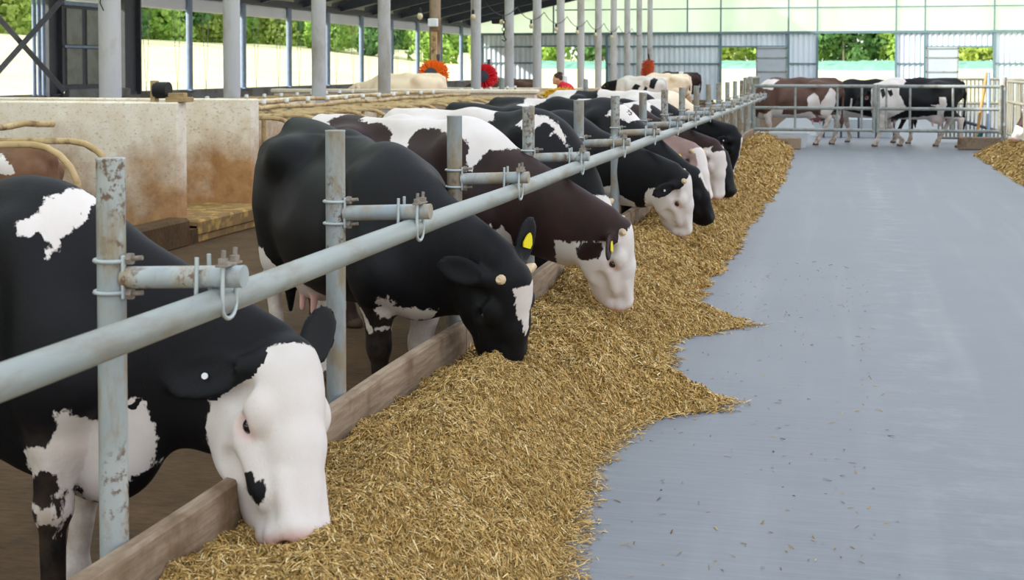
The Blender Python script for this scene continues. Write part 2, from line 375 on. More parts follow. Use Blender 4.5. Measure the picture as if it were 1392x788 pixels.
# ------------------------------------------------------------------ smooth-union bodies
class Field:
    def __init__(self, lo, hi, vox):
        self.lo = np.array(lo, float); self.vox = vox
        self.n = np.ceil((np.array(hi, float) - self.lo) / vox).astype(int) + 1
        self.V = np.full(self.n, 0.5, np.float32); self.prims = []
    def add(self, fn, blo, bhi, k=0.03, sub=False, grp='body'):
        m = k + 3 * self.vox
        i0 = np.clip(np.floor((np.array(blo) - m - self.lo) / self.vox).astype(int), 0, self.n - 1)
        i1 = np.clip(np.ceil((np.array(bhi) + m - self.lo) / self.vox).astype(int) + 1, 1, self.n)
        if np.any(i1 <= i0): return
        ax = [self.lo[d] + self.vox * np.arange(i0[d], i1[d]) for d in range(3)]
        P = np.stack(np.meshgrid(*ax, indexing='ij'), -1)
        d = fn(P).astype(np.float32); sl = tuple(slice(a, b) for a, b in zip(i0, i1)); a = self.V[sl]
        if sub:
            h = np.clip(.5 - .5 * (d + a) / k, 0, 1); self.V[sl] = a * (1 - h) + (-d) * h + k * h * (1 - h)
        else:
            h = np.clip(.5 + .5 * (a - d) / k, 0, 1); self.V[sl] = a * (1 - h) + d * h - k * h * (1 - h)
            self.prims.append((grp, fn))
    tilt = 0.0
    def tl(self, p, grp):
        p = np.array(p, float)
        if grp == 'body': p[2] -= self.tilt * (p[0] + .5) * min(1.0, max(0.0, (p[2] - .55) / .5))
        return p
    def cone(self, a, b, r1, r2, k=0.03, grp='body', flat=None, sub=False):
        a = self.tl(a, grp); b = self.tl(b, grp); ba = b - a; L2 = max(float(ba @ ba), 1e-9)
        fl = None
        if flat: fl = (np.array(flat[0], float) / np.linalg.norm(flat[0]), flat[1])
        def fn(P):
            q = P - a; t = np.clip((q @ ba) / L2, 0, 1); q = q - t[..., None] * ba; s = 1.0
            if fl is not None:
                q = q + ((1 / fl[1] - 1) * (q @ fl[0]))[..., None] * fl[0]; s = min(1.0, fl[1])
            return (np.sqrt((q * q).sum(-1)) - (r1 + (r2 - r1) * t)) * s
        e = max(r1, r2) * (max(1.0, fl[1]) if fl else 1.0); self.add(fn, np.minimum(a, b) - e, np.maximum(a, b) + e, k, sub, grp)
    def ell(self, c, r, k=0.03, grp='body', R=None, sub=False):
        c = self.tl(c, grp); r = np.array(r, float)
        def fn(P):
            q = P - c
            if R is not None: q = q @ R
            k0 = np.sqrt(((q / r) ** 2).sum(-1)); k1 = np.sqrt(((q / r ** 2) ** 2).sum(-1))
            return k0 * (k0 - 1) / np.maximum(k1, 1e-6)
        e = np.full(3, r.max()) if R is not None else r; self.add(fn, c - e, c + e, k, sub, grp)
    def groups(self, P):
        best = np.full(len(P), 9.0); g = np.array(['body'] * len(P), dtype=object)
        for grp, fn in self.prims:
            d = fn(P); m = d < best; best[m] = d[m]; g[m] = grp
        return g
    def mesh(self, smooth=1):
        V = self.V; s = V < 0; n = self.n
        c = np.zeros(n - 1, np.int8)
        for i in (0, 1):
            for j in (0, 1):
                for k in (0, 1): c += s[i:n[0] - 1 + i, j:n[1] - 1 + j, k:n[2] - 1 + k]
        act = np.argwhere((c > 0) & (c < 8)); idx = np.full(n - 1, -1, np.int32); idx[tuple(act.T)] = np.arange(len(act))
        acc = np.zeros((len(act), 3)); cnt = np.zeros(len(act))
        cs = [(0, 0, 0), (1, 0, 0), (0, 1, 0), (1, 1, 0), (0, 0, 1), (1, 0, 1), (0, 1, 1), (1, 1, 1)]
        val = [V[act[:, 0] + a, act[:, 1] + b, act[:, 2] + d] for a, b, d in cs]
        for i in range(8):
            for ax in (1, 2, 4):
                j = i | ax
                if j == i: continue
                a, b = val[i], val[j]; m = (a < 0) != (b < 0); t = np.where(m, a / np.where(m, a - b, 1), 0)
                p = np.array(cs[i]) + t[:, None] * (np.array(cs[j]) - np.array(cs[i])); acc[m] += p[m]; cnt[m] += 1
        P = (act + acc / np.maximum(cnt, 1)[:, None]) * self.vox + self.lo
        quads = []
        for ax in range(3):
            u, v = [(1, 2), (2, 0), (0, 1)][ax]
            sh = np.array(n); sh[ax] -= 1
            a = [slice(None)] * 3; b = [slice(None)] * 3; a[ax] = slice(0, -1); b[ax] = slice(1, None)
            for sgn in (True, False):
                m = (s[tuple(a)] & ~s[tuple(b)]) if sgn else (~s[tuple(a)] & s[tuple(b)])
                e = np.argwhere(m); ok = (e[:, u] > 0) & (e[:, v] > 0) & (e[:, u] < n[u] - 1) & (e[:, v] < n[v] - 1); e = e[ok]
                du = np.zeros(3, int); du[u] = 1; dv = np.zeros(3, int); dv[v] = 1
                q = np.stack([idx[tuple((e - du - dv).T)], idx[tuple((e - dv).T)], idx[tuple(e.T)], idx[tuple((e - du).T)]], 1)
                quads.append(q if sgn else q[:, ::-1])
        Q = np.concatenate(quads); Q = Q[(Q >= 0).all(1)]
        for _ in range(smooth):
            a2 = np.zeros_like(P); c2 = np.zeros(len(P))
            for i in range(4):
                for j in (1, 3):
                    np.add.at(a2, Q[:, i], P[Q[:, (i + j) % 4]]); np.add.at(c2, Q[:, i], 1)
            P = P * .5 + .5 * a2 / np.maximum(c2, 1)[:, None]
        return P, Q

def sd_poly(p, poly):
    """signed distance of 2-D points to a polygon, positive inside"""
    poly = np.array(poly, float); d = np.full(len(p), 1e9); ins = np.zeros(len(p), bool); n = len(poly)
    for i in range(n):
        a = poly[i]; b = poly[(i + 1) % n]; ba = b - a; q = p - a
        t = np.clip((q @ ba) / max(ba @ ba, 1e-12), 0, 1); d = np.minimum(d, np.sqrt(((q - t[:, None] * ba) ** 2).sum(1)))
        c = ((a[1] > p[:, 1]) != (b[1] > p[:, 1])); den = np.where(abs(b[1] - a[1]) < 1e-12, 1e-12, b[1] - a[1])
        ins ^= c & (p[:, 0] < (b[0] - a[0]) * (p[:, 1] - a[1]) / den + a[0])
    return np.where(ins, d, -d)

COWS = {}; SC = {}
LEGS = {'fr': (.54, -.145), 'fl': (.54, .145), 'hr': (-.70, -.15), 'hl': (-.70, .15)}
def make_cow(key, label, coat, pos, heading, poll, nose, face, scale=1.0, vox=.014, z0=-.15, feet=None, ears=None, patches=(),
             horns=0, tags=(), pink_nose=True, lying=False, hs=1.0, group=None, lift=0.0, udder=1.0, jaw=1.0, tail=True, headup=False, withers=0.0, tilt=0.03, brisket=0.0, dirty=.5):
    """pos: ground point under the middle; heading in degrees; poll / nose: world points; face: world azimuth of the forehead (deg)"""
    h = math.radians(heading); ch, sh_ = math.cos(h), math.sin(h)
    def loc(p):
        x, y, z = p[0] - pos[0], p[1] - pos[1], p[2] - z0
        return np.array([(x * ch + y * sh_), (-x * sh_ + y * ch), z]) / scale
    pl, nl = loc(poll), loc(nose); hx = nl - pl; L = np.linalg.norm(hx); hx /= L
    fa = math.radians(face) - h; fz = np.array([math.cos(fa), math.sin(fa), 0.25]); hz = fz - hx * (fz @ hx); hz /= np.linalg.norm(hz); hy = np.cross(hz, hx)
    Hm = np.stack([hx, hy, hz], 1); S = L / .52                       # head size from the two points
    W = S * hs * 1.16
    H = lambda x, y, z: pl + hx * x * S + hy * y * W + hz * z * W
    lo = np.minimum([-1.1, -.5, 0 if not lying else -.02], np.minimum(pl, nl) - .3); hi = np.maximum([.98, .5, 1.55], np.maximum(pl, nl) + .3)
    f = Field(lo, hi, vox / scale); f.tilt = 0.0 if lying else tilt; dz = -.56 if lying else lift; wz = withers
    Z = lambda z: z + dz
    # trunk
    f.ell((-.06, 0, Z(.96)), (.70, .335, .345), .05)
    f.ell((.36, 0, Z(.955 + .5 * max(0, -brisket))), (.38, .265, .37 - .5 * max(0, -brisket)), .12)
    f.ell((-.08, 0, Z(.76)), (.52, .26, .19), .10)
    f.ell((-.60, 0, Z(1.08)), (.36, .27, .255), .14)
    f.cone((-.80, 0, Z(1.315)), (-.12, 0, Z(1.32)), .065, .07, .14); f.cone((-.12, 0, Z(1.32)), (.42, 0, Z(1.33 + wz)), .07, .07, .14)
    f.cone((.36, 0, Z(1.32 + wz)), (.54, 0, Z(1.24 + wz * .6)), .075, .09, .14)
    for s in (-1, 1):
        f.ell((-.42, .20 * s, Z(1.24)), (.12, .09, .08), .13)
        f.ell((-.86, .115 * s, Z(1.18)), (.06, .05, .06), .07)
        f.cone((-.42, .20 * s, Z(1.22)), (-.84, .115 * s, Z(1.16)), .07, .06, .10)
        f.ell((-.27, .375 * s, Z(1.10)), (.15, .06, .10), .12, sub=True)
        f.ell((-.63, .165 * s, Z(.92)), (.20, .105, .32), .09)
        f.cone((.42, .16 * s, Z(1.22)), (.66, .19 * s, Z(.86)), .10, .10, .10, flat=((0, 1, 0), .8))
        f.ell((.56, .19 * s, Z(.88)), (.17, .09, .18), .08)
        f.ell((.40, .285 * s, Z(1.03)), (.05, .05, .26), .10, sub=True)
    f.ell((.64, 0, Z(.72 + max(0, -brisket))), (.17, .135, .19), .10)
    if brisket > 0: f.ell((.62, 0, Z(.74 - brisket)), (.20, .12, .20), .09); f.ell((.44, 0, Z(.74 - brisket * .6)), (.22, .15, .18), .09)
    # neck: crest and throat
    cr = H(-.02, 0, -.10); th = H(.16, 0, -.19); wv = f.tl([.50, 0, Z(1.18 + wz * .5)], 'body'); bv = f.tl([.66, 0, Z(.90)], 'body')
    lat = np.array([0, 1.0, 0]); 
    f.cone(wv, cr, .175, .095 * S, .10, 'neck', (lat, .72)); f.cone(bv, th, .19, .088 * S, .10, 'neck', (lat, .70))
    f.cone((wv + bv) / 2, (cr + th) / 2, .20, .10 * S, .10, 'neck', (lat, .72))
    dl0 = bv + np.array([.02, 0, -.14]); f.cone(dl0, th * .75 + dl0 * .25 + np.array([-.02, 0, -.05]), .07, .03, .06, 'neck', (lat, .5))
    # head
    k = .03 * S
    he = lambda c, r, kk=k, sub=False: f.ell(H(*c), np.array(r) * np.array([S, W, W]), kk, 'head', Hm, sub)
    hc = lambda a, b, r1, r2, kk=k, sub=False, fl=None: f.cone(H(*a), H(*b), r1 * W, r2 * W, kk, 'head', (hy, fl) if fl else None, sub)
    he((.11, 0, -.085), (.13, .088, .092)); he((.02, 0, -.035), (.062, .056, .060)); he((.12, 0, -.035), (.10, .075, .05))
    hc((.07, 0, -.055), (.25, 0, -.045), .085, .070); hc((.25, 0, -.045), (.45, 0, -.052), .070, .056)
    he((.165, .085, -.055), (.06, .032, .042)); he((.165, -.085, -.055), (.06, .032, .042))
    for s in (-1, 1):
        he((.185, .055 * s, -.152), (.15, .040, .088)); hc((.20, .06 * s, -.105), (.36, .045 * s, -.085), .04, .038)
        he((.193, .100 * s, -.082), (.030, .016, .022), .02 * S, True); he((.186, .086 * s, -.060), (.034, .018, .014), .02 * S)
        hc((.235, .080 * s, -.108), (.39, .056 * s, -.090), .018, .014, .02); he((.09, .098 * s, -.10), (.05, .03, .04), .03, True)
        he((.31, .088 * s, -.155), (.07, .022, .035), .03, True); hc((.34, .048 * s, -.030), (.46, .046 * s, -.026), .020, .022, .02)
    hc((.15, 0, -.195), (.455, 0, -.112), .060 * jaw, .042, k); he((.29, 0, -.135), (.20, .060, .078))
    he((.478, 0, -.062), (.052, .074, .058)); he((.468, 0, -.112), (.042, .055, .030), .02 * S)
    for s in (-1, 1):
        he((.512, .046 * s, -.046), (.024, .015, .019), .014, True)
        hc((.37, .078 * s, -.108), (.51, .068 * s, -.096), .010, .009, .012, True)
    # ears
    et = max(.014, vox * .95 / scale); ears = ears or ((-.05, .75, -.60), (-.05, -.75, -.60)); E = []
    for s, e in zip((1, -1), ears):
        e = np.array(e, float); e /= np.linalg.norm(e); ev = hx * e[0] + hy * e[1] + hz * e[2]
        root = H(.035, .075 * s, -.075); cn = root + ev * .125 * S
        nrm = hz - ev * (ev @ hz)
        if np.linalg.norm(nrm) < .45: nrm = hy * s - ev * (ev @ hy) * s
        nrm /= np.linalg.norm(nrm); wd = np.cross(nrm, ev); wd /= np.linalg.norm(wd)
        Rm = np.stack([ev, wd, nrm], 1)
        f.ell(cn, (.112 * S, .062 * S, et), .018, 'ear', Rm); f.cone(root - ev * .03, root + ev * .05 * S, .034 * S, .026 * S, .025, 'ear')
        f.ell(cn + nrm * et * 1.2, (.088 * S, .042 * S, et * .9), .012, 'ear', Rm, True)
        E.append((cn, ev, wd, nrm))
    # legs
    ft = dict(LEGS); ft.update(feet or {}); hoof = []
    if not lying:
        for kx in ('fr', 'fl', 'hr', 'hl'):
            v = ft[kx]; x, y = v[0], v[1]; up = v[2] if len(v) > 2 else 0.0; s = -1 if kx[1] == 'r' else 1
            if kx[0] == 'f':
                sh = np.array([.58, .16 * s, Z(.86)]); ft_ = np.array([x, y, up]); kn = np.array([.52 * .45 + x * .55, .15 * s * .45 + y * .55, .42 + up * .5]); fe = np.array([x - .01, y, .13 + up])
                if len(v) > 3: kn[0] += v[3]
                f.cone(sh, kn * .55 + sh * .45, .105, .075, .05, 'leg'); f.cone(kn * .55 + sh * .45, kn, .075, .052, .03, 'leg')
                f.ell(kn + [.008, 0, 0], (.055, .050, .062), .03, 'leg'); f.cone(kn, fe, .042, .036, .03, 'leg')
            else:
                st = np.array([-.52, .19 * s, Z(.80)]); hk = np.array([-.74 * .5 + x * .5 - .09, .155 * s * .5 + y * .5, .53 + up * .4]); fe = np.array([x - .01, y, .13 + up])
                f.cone(np.array([-.62, .17 * s, Z(.95)]), st * .6 + hk * .4, .16, .10, .06, 'leg', ((0, 1, 0), .75)); f.cone(st * .6 + hk * .4, hk + [.02, 0, .05], .10, .052, .05, 'leg', ((0, 1, 0), .8))
                f.cone(hk + [-.035, 0, .05], hk + [.01, 0, -.02], .036, .046, .03, 'leg'); f.cone(hk, fe, .046, .038, .03, 'leg', ((0, 1, 0), .85))
            f.ell(fe, (.046, .044, .05), .025, 'leg'); f.cone(fe, np.array([x + .03, y, .05 + up]), .040, .046, .02, 'leg')
            f.ell((x + .04, y, .025 + up), (.066, .052, .048), .015, 'hoof'); hoof.append((x, y, up))
        if udder > 0:
            f.ell((-.46, 0, .62 + dz), (.20 * udder, .15 * udder, .15 * udder), .07, 'udder')
            for sx in (-.37, -.52):
                for s in (-1, 1): f.cone((sx, .075 * s, .53 + dz), (sx, .085 * s, .43 + dz), .022, .015, .015, 'teat')
    else:
        for s in (-1, 1):
            f.ell((-.50, .30 * s, .18), (.34, .12, .16), .06, 'leg'); f.cone((-.62, .36 * s, .08), (-.2, .40 * s, .06), .07, .05, .04, 'leg')
            f.cone((.55, .2 * s, .2), (.75, .22 * s, .08), .09, .06, .05, 'leg'); f.cone((.75, .22 * s, .07), (.45, .24 * s, .06), .055, .045, .03, 'leg')
    if tail:
        tp = [(-.80, 0, Z(1.34)), (-.93, 0, Z(1.28)), (-.985, 0.01, Z(1.08)), (-.975, .02, Z(.80)), (-.965, .02, Z(.62)), (-.96, .02, Z(.50)), (-.96, .02, Z(.34))] if not lying else \
             [(-.80, 0, Z(1.34)), (-.93, 0, Z(1.26)), (-.99, .02, Z(1.02)), (-.99, .05, Z(.78)), (-1.0, .14, .08)]
        tr = [.05, .045, .03, .022, .02, .042, .012]
        for i in range(len(tp) - 1): f.cone(tp[i], tp[i + 1], tr[i], tr[i + 1], .03, 'tail')
    P, Q = f.mesh(1)
    g = f.groups(P); hl = ((P - pl) @ Hm) / np.array([S, W, W])       # head-frame coordinates
    isH = (g == 'head') | (g == 'ear')
    pt = np.full(len(P), -.2)
    for pp in patches:
        kind, sgn, side, pts = pp[:4]; pts = np.array(pts, float)
        if kind == 'B': q = P[:, [0, 2]]; m = np.ones(len(P), bool); yy = P[:, 1]
        elif kind == 'T': q = P[:, [0, 1]]; m = P[:, 2] > 1.0 + dz; yy = None
        elif kind == 'L': q = P[:, [0, 2]]; m = np.isin(g, ['leg', 'hoof']); yy = P[:, 1]
        elif kind == 'H': q = hl[:, [0, 2]]; m = g != 'leg'; m &= hl[:, 0] > -.3; yy = hl[:, 1]
        elif kind == 'F': q = hl[:, [0, 1]]; m = isH & (hl[:, 2] > -.10); yy = None
        elif kind == 'E': q = None; m = (g == 'ear'); yy = hl[:, 1]
        if kind == 'E': d = np.full(len(P), .2)
        else: d = sd_poly(q, pts) * (S if kind in 'HF' else 1.0)
        if side and yy is not None: m = m & (yy * side > -.03)
        if sgn > 0: pt[m] = np.maximum(pt[m], d[m])
        else: pt[m] = np.minimum(pt[m], -d[m])
    pk = np.zeros(len(P))
    if pink_nose: pk = np.where((g == 'head'), np.clip((hl[:, 0] - .47) / .03, 0, 1) * .75, 0)
    pk = np.maximum(pk, np.where(g == 'teat', .9, 0)); pk = np.maximum(pk, np.where(g == 'udder', .2, 0))
    for s in (-1, 1):
        de = np.sqrt((((hl - [.193, .092 * s, -.08]) / [1.25, 1, 1]) ** 2).sum(1)); pk = np.maximum(pk, np.where(g == 'head', np.clip((.042 - de) / .016, 0, 1) * .45 * (1 if pink_nose else 0), 0))
    dirt = np.where(np.isin(g, ['leg', 'hoof']), np.clip((.75 - P[:, 2]) / .5, .0, dirty), 0); dirt = np.maximum(dirt, np.where(g == 'hoof', .9, 0))
    me = np_mesh('cow', P * scale, Q, [coat, 'hoof'])
    for nm, arr in (('patch', pt), ('pink', pk), ('dirt', dirt)):
        a = me.attributes.new(nm, 'FLOAT', 'POINT'); a.data.foreach_set('value', arr.astype(np.float32))
    mi = ((g[Q] == 'hoof').all(1)).astype(np.int32); me.polygons.foreach_set('material_index', mi)
    o = bpy.data.objects.new('cow', me); o.location = (pos[0], pos[1], z0); o.rotation_euler = (0, 0, h); link(o)
    tag(o, label, 'cow', group); SC[key] = scale; COWS[key] = (o, pl * scale, Hm, S * scale, W * scale)
    for s in (-1, 1):
        c = H(.193, .084 * s, -.080); MB().ball(c * scale, .0225 * S * scale, 16, 12).build('eye', 'eye', o)
    if horns:
        for s in (-1, 1):
            a, b, c = H(.02, .055 * s, -.03), H(.010, .080 * s, -.018), H(.002, .094 * s, -.012)
            MB().tube([a * scale, b * scale, c * scale], [.026 * S, .022 * S, .012 * S], 10).build('horn_stub', 'horn', o)
    for tg_ in tags:
        side, mat = tg_[:2]; cn, ev, wd, nr = E[0 if side > 0 else 1]; nr = -nr if len(tg_) > 2 else nr; off = nr * (et * .6 + .004); a = .030 * S if mat == 'yellow_tag' else .009 * S
        b = MB(); prof = [(-1, -.8), (-.35, -1), (.35, -.75), (.9, -.45), (1.25, 0), (.9, .45), (.35, .75), (-.35, 1), (-1, .8)] if mat == 'yellow_tag' else [(math.cos(t * PI / 5), math.sin(t * PI / 5)) for t in range(10)]
        top = [(cn + off + ev * u * a + wd * v * a + nr * .006) * scale for u, v in prof]; bot = [(cn + off + ev * u * a + wd * v * a) * scale for u, v in prof]
        n = len(prof); b.add(top + bot, [tuple(range(n)), tuple(reversed(range(n, 2 * n)))] + [(i, n + i, n + (i + 1) % n, (i + 1) % n) for i in range(n)])
        t_ = b.build('ear_tag', mat, o); t_['label'] = 'yellow ear tag' if mat == 'yellow_tag' else 'small white ear tag'
    return o

# ------------------------------------------------------------------ setting: floors, ground
b = MB(); b.box((2.6, 33.0, -.1), (8.86, 74.0, .2)); struct('floor_aisle', b, 'floor')
b = MB(); b.box((-4.14, 33.0, -.2), (4.62, 74.0, .1)); struct('floor_alley', b, 'alley')
b = MB(); b.box((-12.9, 33.0, -.1), (12.9, 74.0, .2)); struct('floor_stalls', b, 'alley')
def ground_z(x, y):
    s = lambda t: np.clip(t, 0, 1) ** 2 * (3 - 2 * np.clip(t, 0, 1))
    a = 4.9 * s((-x - 24) / 52.); c = 2.3 * s((y - 82) / 75.)
    return -.25 + np.maximum(a, c)
gx = np.concatenate([np.linspace(-200, -19.5, 60), np.linspace(-15, 160, 40)]); gy = np.concatenate([np.linspace(-60, 69.8, 40), np.linspace(72, 420, 70)])
X, Y = np.meshgrid(gx, gy, indexing='ij'); Zg = ground_z(X, Y) + .12 * np.sin(X * .31 + 1) * np.sin(Y * .23)
Zg[(X > -19.6) & (Y < 70)] = -.45
V = np.stack([X, Y, Zg], -1).reshape(-1, 3); nx, ny = X.shape; I = np.arange(nx * ny).reshape(nx, ny)
Q = np.stack([I[:-1, :-1], I[1:, :-1], I[1:, 1:], I[:-1, 1:]], -1).reshape(-1, 4)
o = link(bpy.data.objects.new('ground', np_mesh('ground', V, Q, ['field']))); o['kind'] = 'structure'

def grid_strip(name, mat, x0, x1, y0, y1, h, n, seed):
    """a low band of growing crop: ridged top, real height"""
    r = np.random.default_rng(seed); xs = np.linspace(x0, x1, n); vs = []; m = 14
    for i, x in enumerate(xs):
        for j in range(m):
            y = y0 + (y1 - y0) * j / (m - 1); k = 0 if j in (0, m - 1) else 1
            vs.append((x, y, float(ground_z(np.array(x), np.array(y))) - .1 + k * h * (.75 + .4 * r.random())))
    I = np.arange(n * m).reshape(n, m); q = np.stack([I[:-1, :-1], I[1:, :-1], I[1:, 1:], I[:-1, 1:]], -1).reshape(-1, 4)
    o = link(bpy.data.objects.new(name, np_mesh(name, vs, q, [mat], False))); return o
o = grid_strip('crop_field', 'crop', -34, 60, 132, 152, .5, 200, 3); tag(o, 'bluish green strip of low crop seen through the far doorways', 'crop', kind='stuff')

# concrete cross walls between the stalls, outer parapet
b = MB(); b.box((-9.55, 12.72, .585), (5.96, .20, 1.43), bev=.015); struct('wall_front_stall', b, 'wallc')
b = MB(); b.box((-9.62, 14.66, .58), (5.96, .20, 1.42), bev=.015); struct('wall_back_stall', b, 'wallc')
b = MB(); b.box((-8.2, 13.75, .0), (3.55, 1.9, .16), bev=.02); b.box((-6.50, 13.75, -.06), (.12, 1.9, .2), bev=.02); struct('trim_1', b, 'bedding')
b = MB(); b.box((-19.15, 31.5, .4), (.3, 77.0, 1.2), bev=.03); struct('wall_left', b, 'parapet')
b = MB(); b.box((-6.55, 8.5, -.02), (.25, 8.2, .30), bev=.03); struct('trim_2', b, 'alley')
b = MB(); b.box((-6.55, 31.0, -.02), (.25, 32.6, .30), bev=.03); struct('trim_3', b, 'alley')
# the pale crossover wall further down, with its coping
b = MB(); b.box((-9.55, 28.9, .50), (6.1, .22, 1.2), bev=.02); b.box((-9.55, 28.9, 1.13), (6.2, .34, .09), bev=.02); struct('wall_far_stall', b, 'wallc')
b = MB(); b.box((-9.4, 36.5, .5), (6.0, .22, 1.2), bev=.02); struct('wall_far_crossing', b, 'wallc')

# roof over the left half, rafters and purlins
RS = .226; rz = lambda x: 3.92 + RS * (x + 19.0)
b = MB(); xs = np.linspace(-20.2, -12.4, 50); vs = []; 
for i, x in enumerate(xs):
    for y in (-14, 70.4): vs.append((x, y, rz(x) + .36))
    for y in (-14, 70.4): vs.append((x, y, rz(x) + .44))
fs = []
for i in range(len(xs) - 1):
    a = i * 4; c = a + 4; fs += [(a, c, c + 1, a + 1), (a + 2, a + 3, c + 3, c + 2)]
fs += [(0, 1, 3, 2), (len(vs) - 4, len(vs) - 2, len(vs) - 1, len(vs) - 3)]
b.add(vs, fs); struct('ceiling', b, 'roof')
b = MB(); x0, x1 = -12.4, -7.2  # translucent strip out of view, added to bring more daylight onto the stalls
b.add([(x0, -14, rz(x0) + .42), (x1, -14, rz(x1) + .42), (x1, 70.4, rz(x1) + .42), (x0, 70.4, rz(x0) + .42), (x0, -14, rz(x0) + .44), (x1, -14, rz(x1) + .44), (x1, 70.4, rz(x1) + .44), (x0, 70.4, rz(x0) + .44)], [(3, 2, 1, 0), (4, 5, 6, 7), (0, 1, 5, 4), (2, 3, 7, 6), (1, 2, 6, 5), (3, 0, 4, 7)])
struct('window_roof', b, 'added_strip')
colY = [16.364 + 3.715 * i for i in range(-5, 15)]
nt = 4
for y in colY:
    b = MB(); L = 16.4 * math.sqrt(1 + RS * RS); 
    p = [(-19.3, rz(-19.3)), (-7.3, rz(-7.3))]
    vs = [(x, y + s * .1, z + d) for (x, z) in p for s in (-1, 1) for d in (-.12, .3)]
    b.add(vs, [(0, 1, 5, 4), (2, 6, 7, 3), (0, 4, 6, 2), (1, 3, 7, 5), (0, 2, 3, 1), (4, 5, 7, 6)])
    struct('trim_%d' % nt, b, 'rafter'); nt += 1
for x in np.arange(-18.6, -7.2, 1.30):
    b = MB(); b.box((x, 28.2, rz(x) + .30), (.09, 84, .12)); struct('trim_%d' % nt, b, 'purlin'); nt += 1
# eave beam on the outer columns, pale rolled curtain under it
b = MB(); b.box((-19.05, 28.0, 3.86), (.22, 84, .22)); struct('trim_%d' % nt, b, 'steel_dark'); nt += 1
b = MB()
vs = []; n = 24
for y in (-13.5, 70.0):
    for k in range(n):
        a = 2 * PI * k / n; vs.append((-19.18 + .07 * math.cos(a), y, 3.55 + .20 * math.sin(a)))
b.add(vs, [(k, (k + 1) % n, n + (k + 1) % n, n + k) for k in range(n)], True)
o = b.build('side_curtain', 'curtain'); tag(o, 'long pale rolled-up side curtain hanging under the left eave', 'curtain')

# gable: corrugated sheets, translucent upper panels, openings
GY = 70.0
def corr(x0, x1, z0, z1, pitch=.26, amp=.03):
    b = MB(); n = max(4, int((x1 - x0) / pitch * 8)); vs = []
    for i in range(n + 1):
        x = x0 + (x1 - x0) * i / n; t = (x / pitch) % 1.0
        d = amp * (max(-1, min(1, 2.2 * math.sin(2 * PI * t))))
        for z in (z0, z1):
            vs += [(x, GY + d - .02, z), (x, GY + d + .02, z)]
    for i in range(n):
        a = i * 4; c = a + 4; b.add([], [])
    fs = []
    for i in range(n): a = i * 4; c = a + 4; fs += [(a, c, c + 2, a + 2), (a + 1, a + 3, c + 3, c + 1), (a + 2, c + 2, c + 3, a + 3), (a, a + 1, c + 1, c)]
    fs += [(0, 2, 3, 1), (n * 4, n * 4 + 1, n * 4 + 3, n * 4 + 2)]
    b.add(vs, fs); return b
sheets = [(-18.75, -15.5, 0, 3.38), (-15.5, -11.97, 2.8, 3.38), (-11.97, -6.1, 0, 3.38), (-6.1, -2.72, 2.74, 3.38), (-2.72, -1.3, 0, 3.38), (2.5, 3.87, 0, 3.38), (3.87, 7.1, 2.70, 3.38), (7.1, 13.2, 0, 3.38)]
for i, s in enumerate(sheets): struct('wall_far' if i == 0 else 'wall_far_%d' % i, corr(*s), 'corr')
# frame members
b = MB()
for x in (-18.75, -15.5, -11.97, -6.1, -2.72, -1.3, 2.5, 3.87, 7.1): b.box((x, GY - .06, 1.7), (.11, .12, 3.4))
struct('trim_%d' % nt, b, 'frame_teal'); nt += 1
b = MB()
b.box((-2.8, GY - .08, 3.42), (32, .14, .12)); 
for (x0, x1, z) in ((-18.75, -15.5, 2.75), (-18.75, -15.5, 1.9), (-15.5, -11.97, 2.78), (-11.97, -6.1, 2.75), (-11.97, -6.1, 1.85), (-6.1, -2.72, 2.72), (-2.72, -1.3, 1.85), (2.5, 3.87, 1.85), (3.87, 7.1, 2.68), (7.1, 13.2, 1.85)):
    b.box(((x0 + x1) / 2, GY - .05, z), (x1 - x0, .07, .08))
struct('trim_%d' % nt, b, 'frame_teal'); nt += 1
vx = [-18.9, -14.8, -11.0, -7.8, -6.1, -2.72, -1.3, 2.5, 3.87, 7.1, 10.5, 13.2]; k = 1
top = lambda x: rz(x) + .3 if x < 0 else rz(0) + .3 - RS * x
for i in range(len(vx) - 1):
    x0, x1 = vx[i], vx[i + 1]; b = MB()
    vs = [(x0, GY, 3.45), (x1, GY, 3.45), (x1, GY, top(x1)), (x0, GY, top(x0))]
    b.add(vs + [(x, y + .015, z) for x, y, z in vs], [(0, 1, 2, 3), (7, 6, 5, 4), (0, 4, 5, 1), (1, 5, 6, 2), (2, 6, 7, 3), (3, 7, 4, 0)])
    o = struct('window_%d' % k, b, 'panel'); k += 1
b = MB()
for x in vx[1:-1]: b.box((x, GY - .05, (3.45 + top(x)) / 2), (.07, .08, top(x) - 3.45))
b.box((-1.2, GY - .05, 4.66), (27.0, .06, .06)); b.box((1.2, GY - .05, 6.0), (20.0, .06, .06)); struct('trim_%d' % nt, b, 'frame_teal'); nt += 1
# grey sliding doors beside the two small openings
for i, (x0, x1, z1) in enumerate(((-4.32, -2.78, 2.72), (3.92, 5.45, 2.68))):
    b = MB(); b.box(((x0 + x1) / 2, GY - .10, z1 / 2 - .02), (x1 - x0, .06, z1), bev=.01)
    o = struct('door_%d' % (i + 1), b, 'doorgrey')
    b = MB()
    for z in (.05, .75, 1.45, 2.15, z1 - .08): b.box(((x0 + x1) / 2, GY - .145, z), (x1 - x0, .04, .06))
    b.build('door_rail', 'galv_clean', o)
    b = MB()
    for x in (x0 + .03, x1 - .03): b.box((x, GY - .14, z1 / 2), (.06, .05, z1))
    b.build('door_frame', 'galv_clean', o)
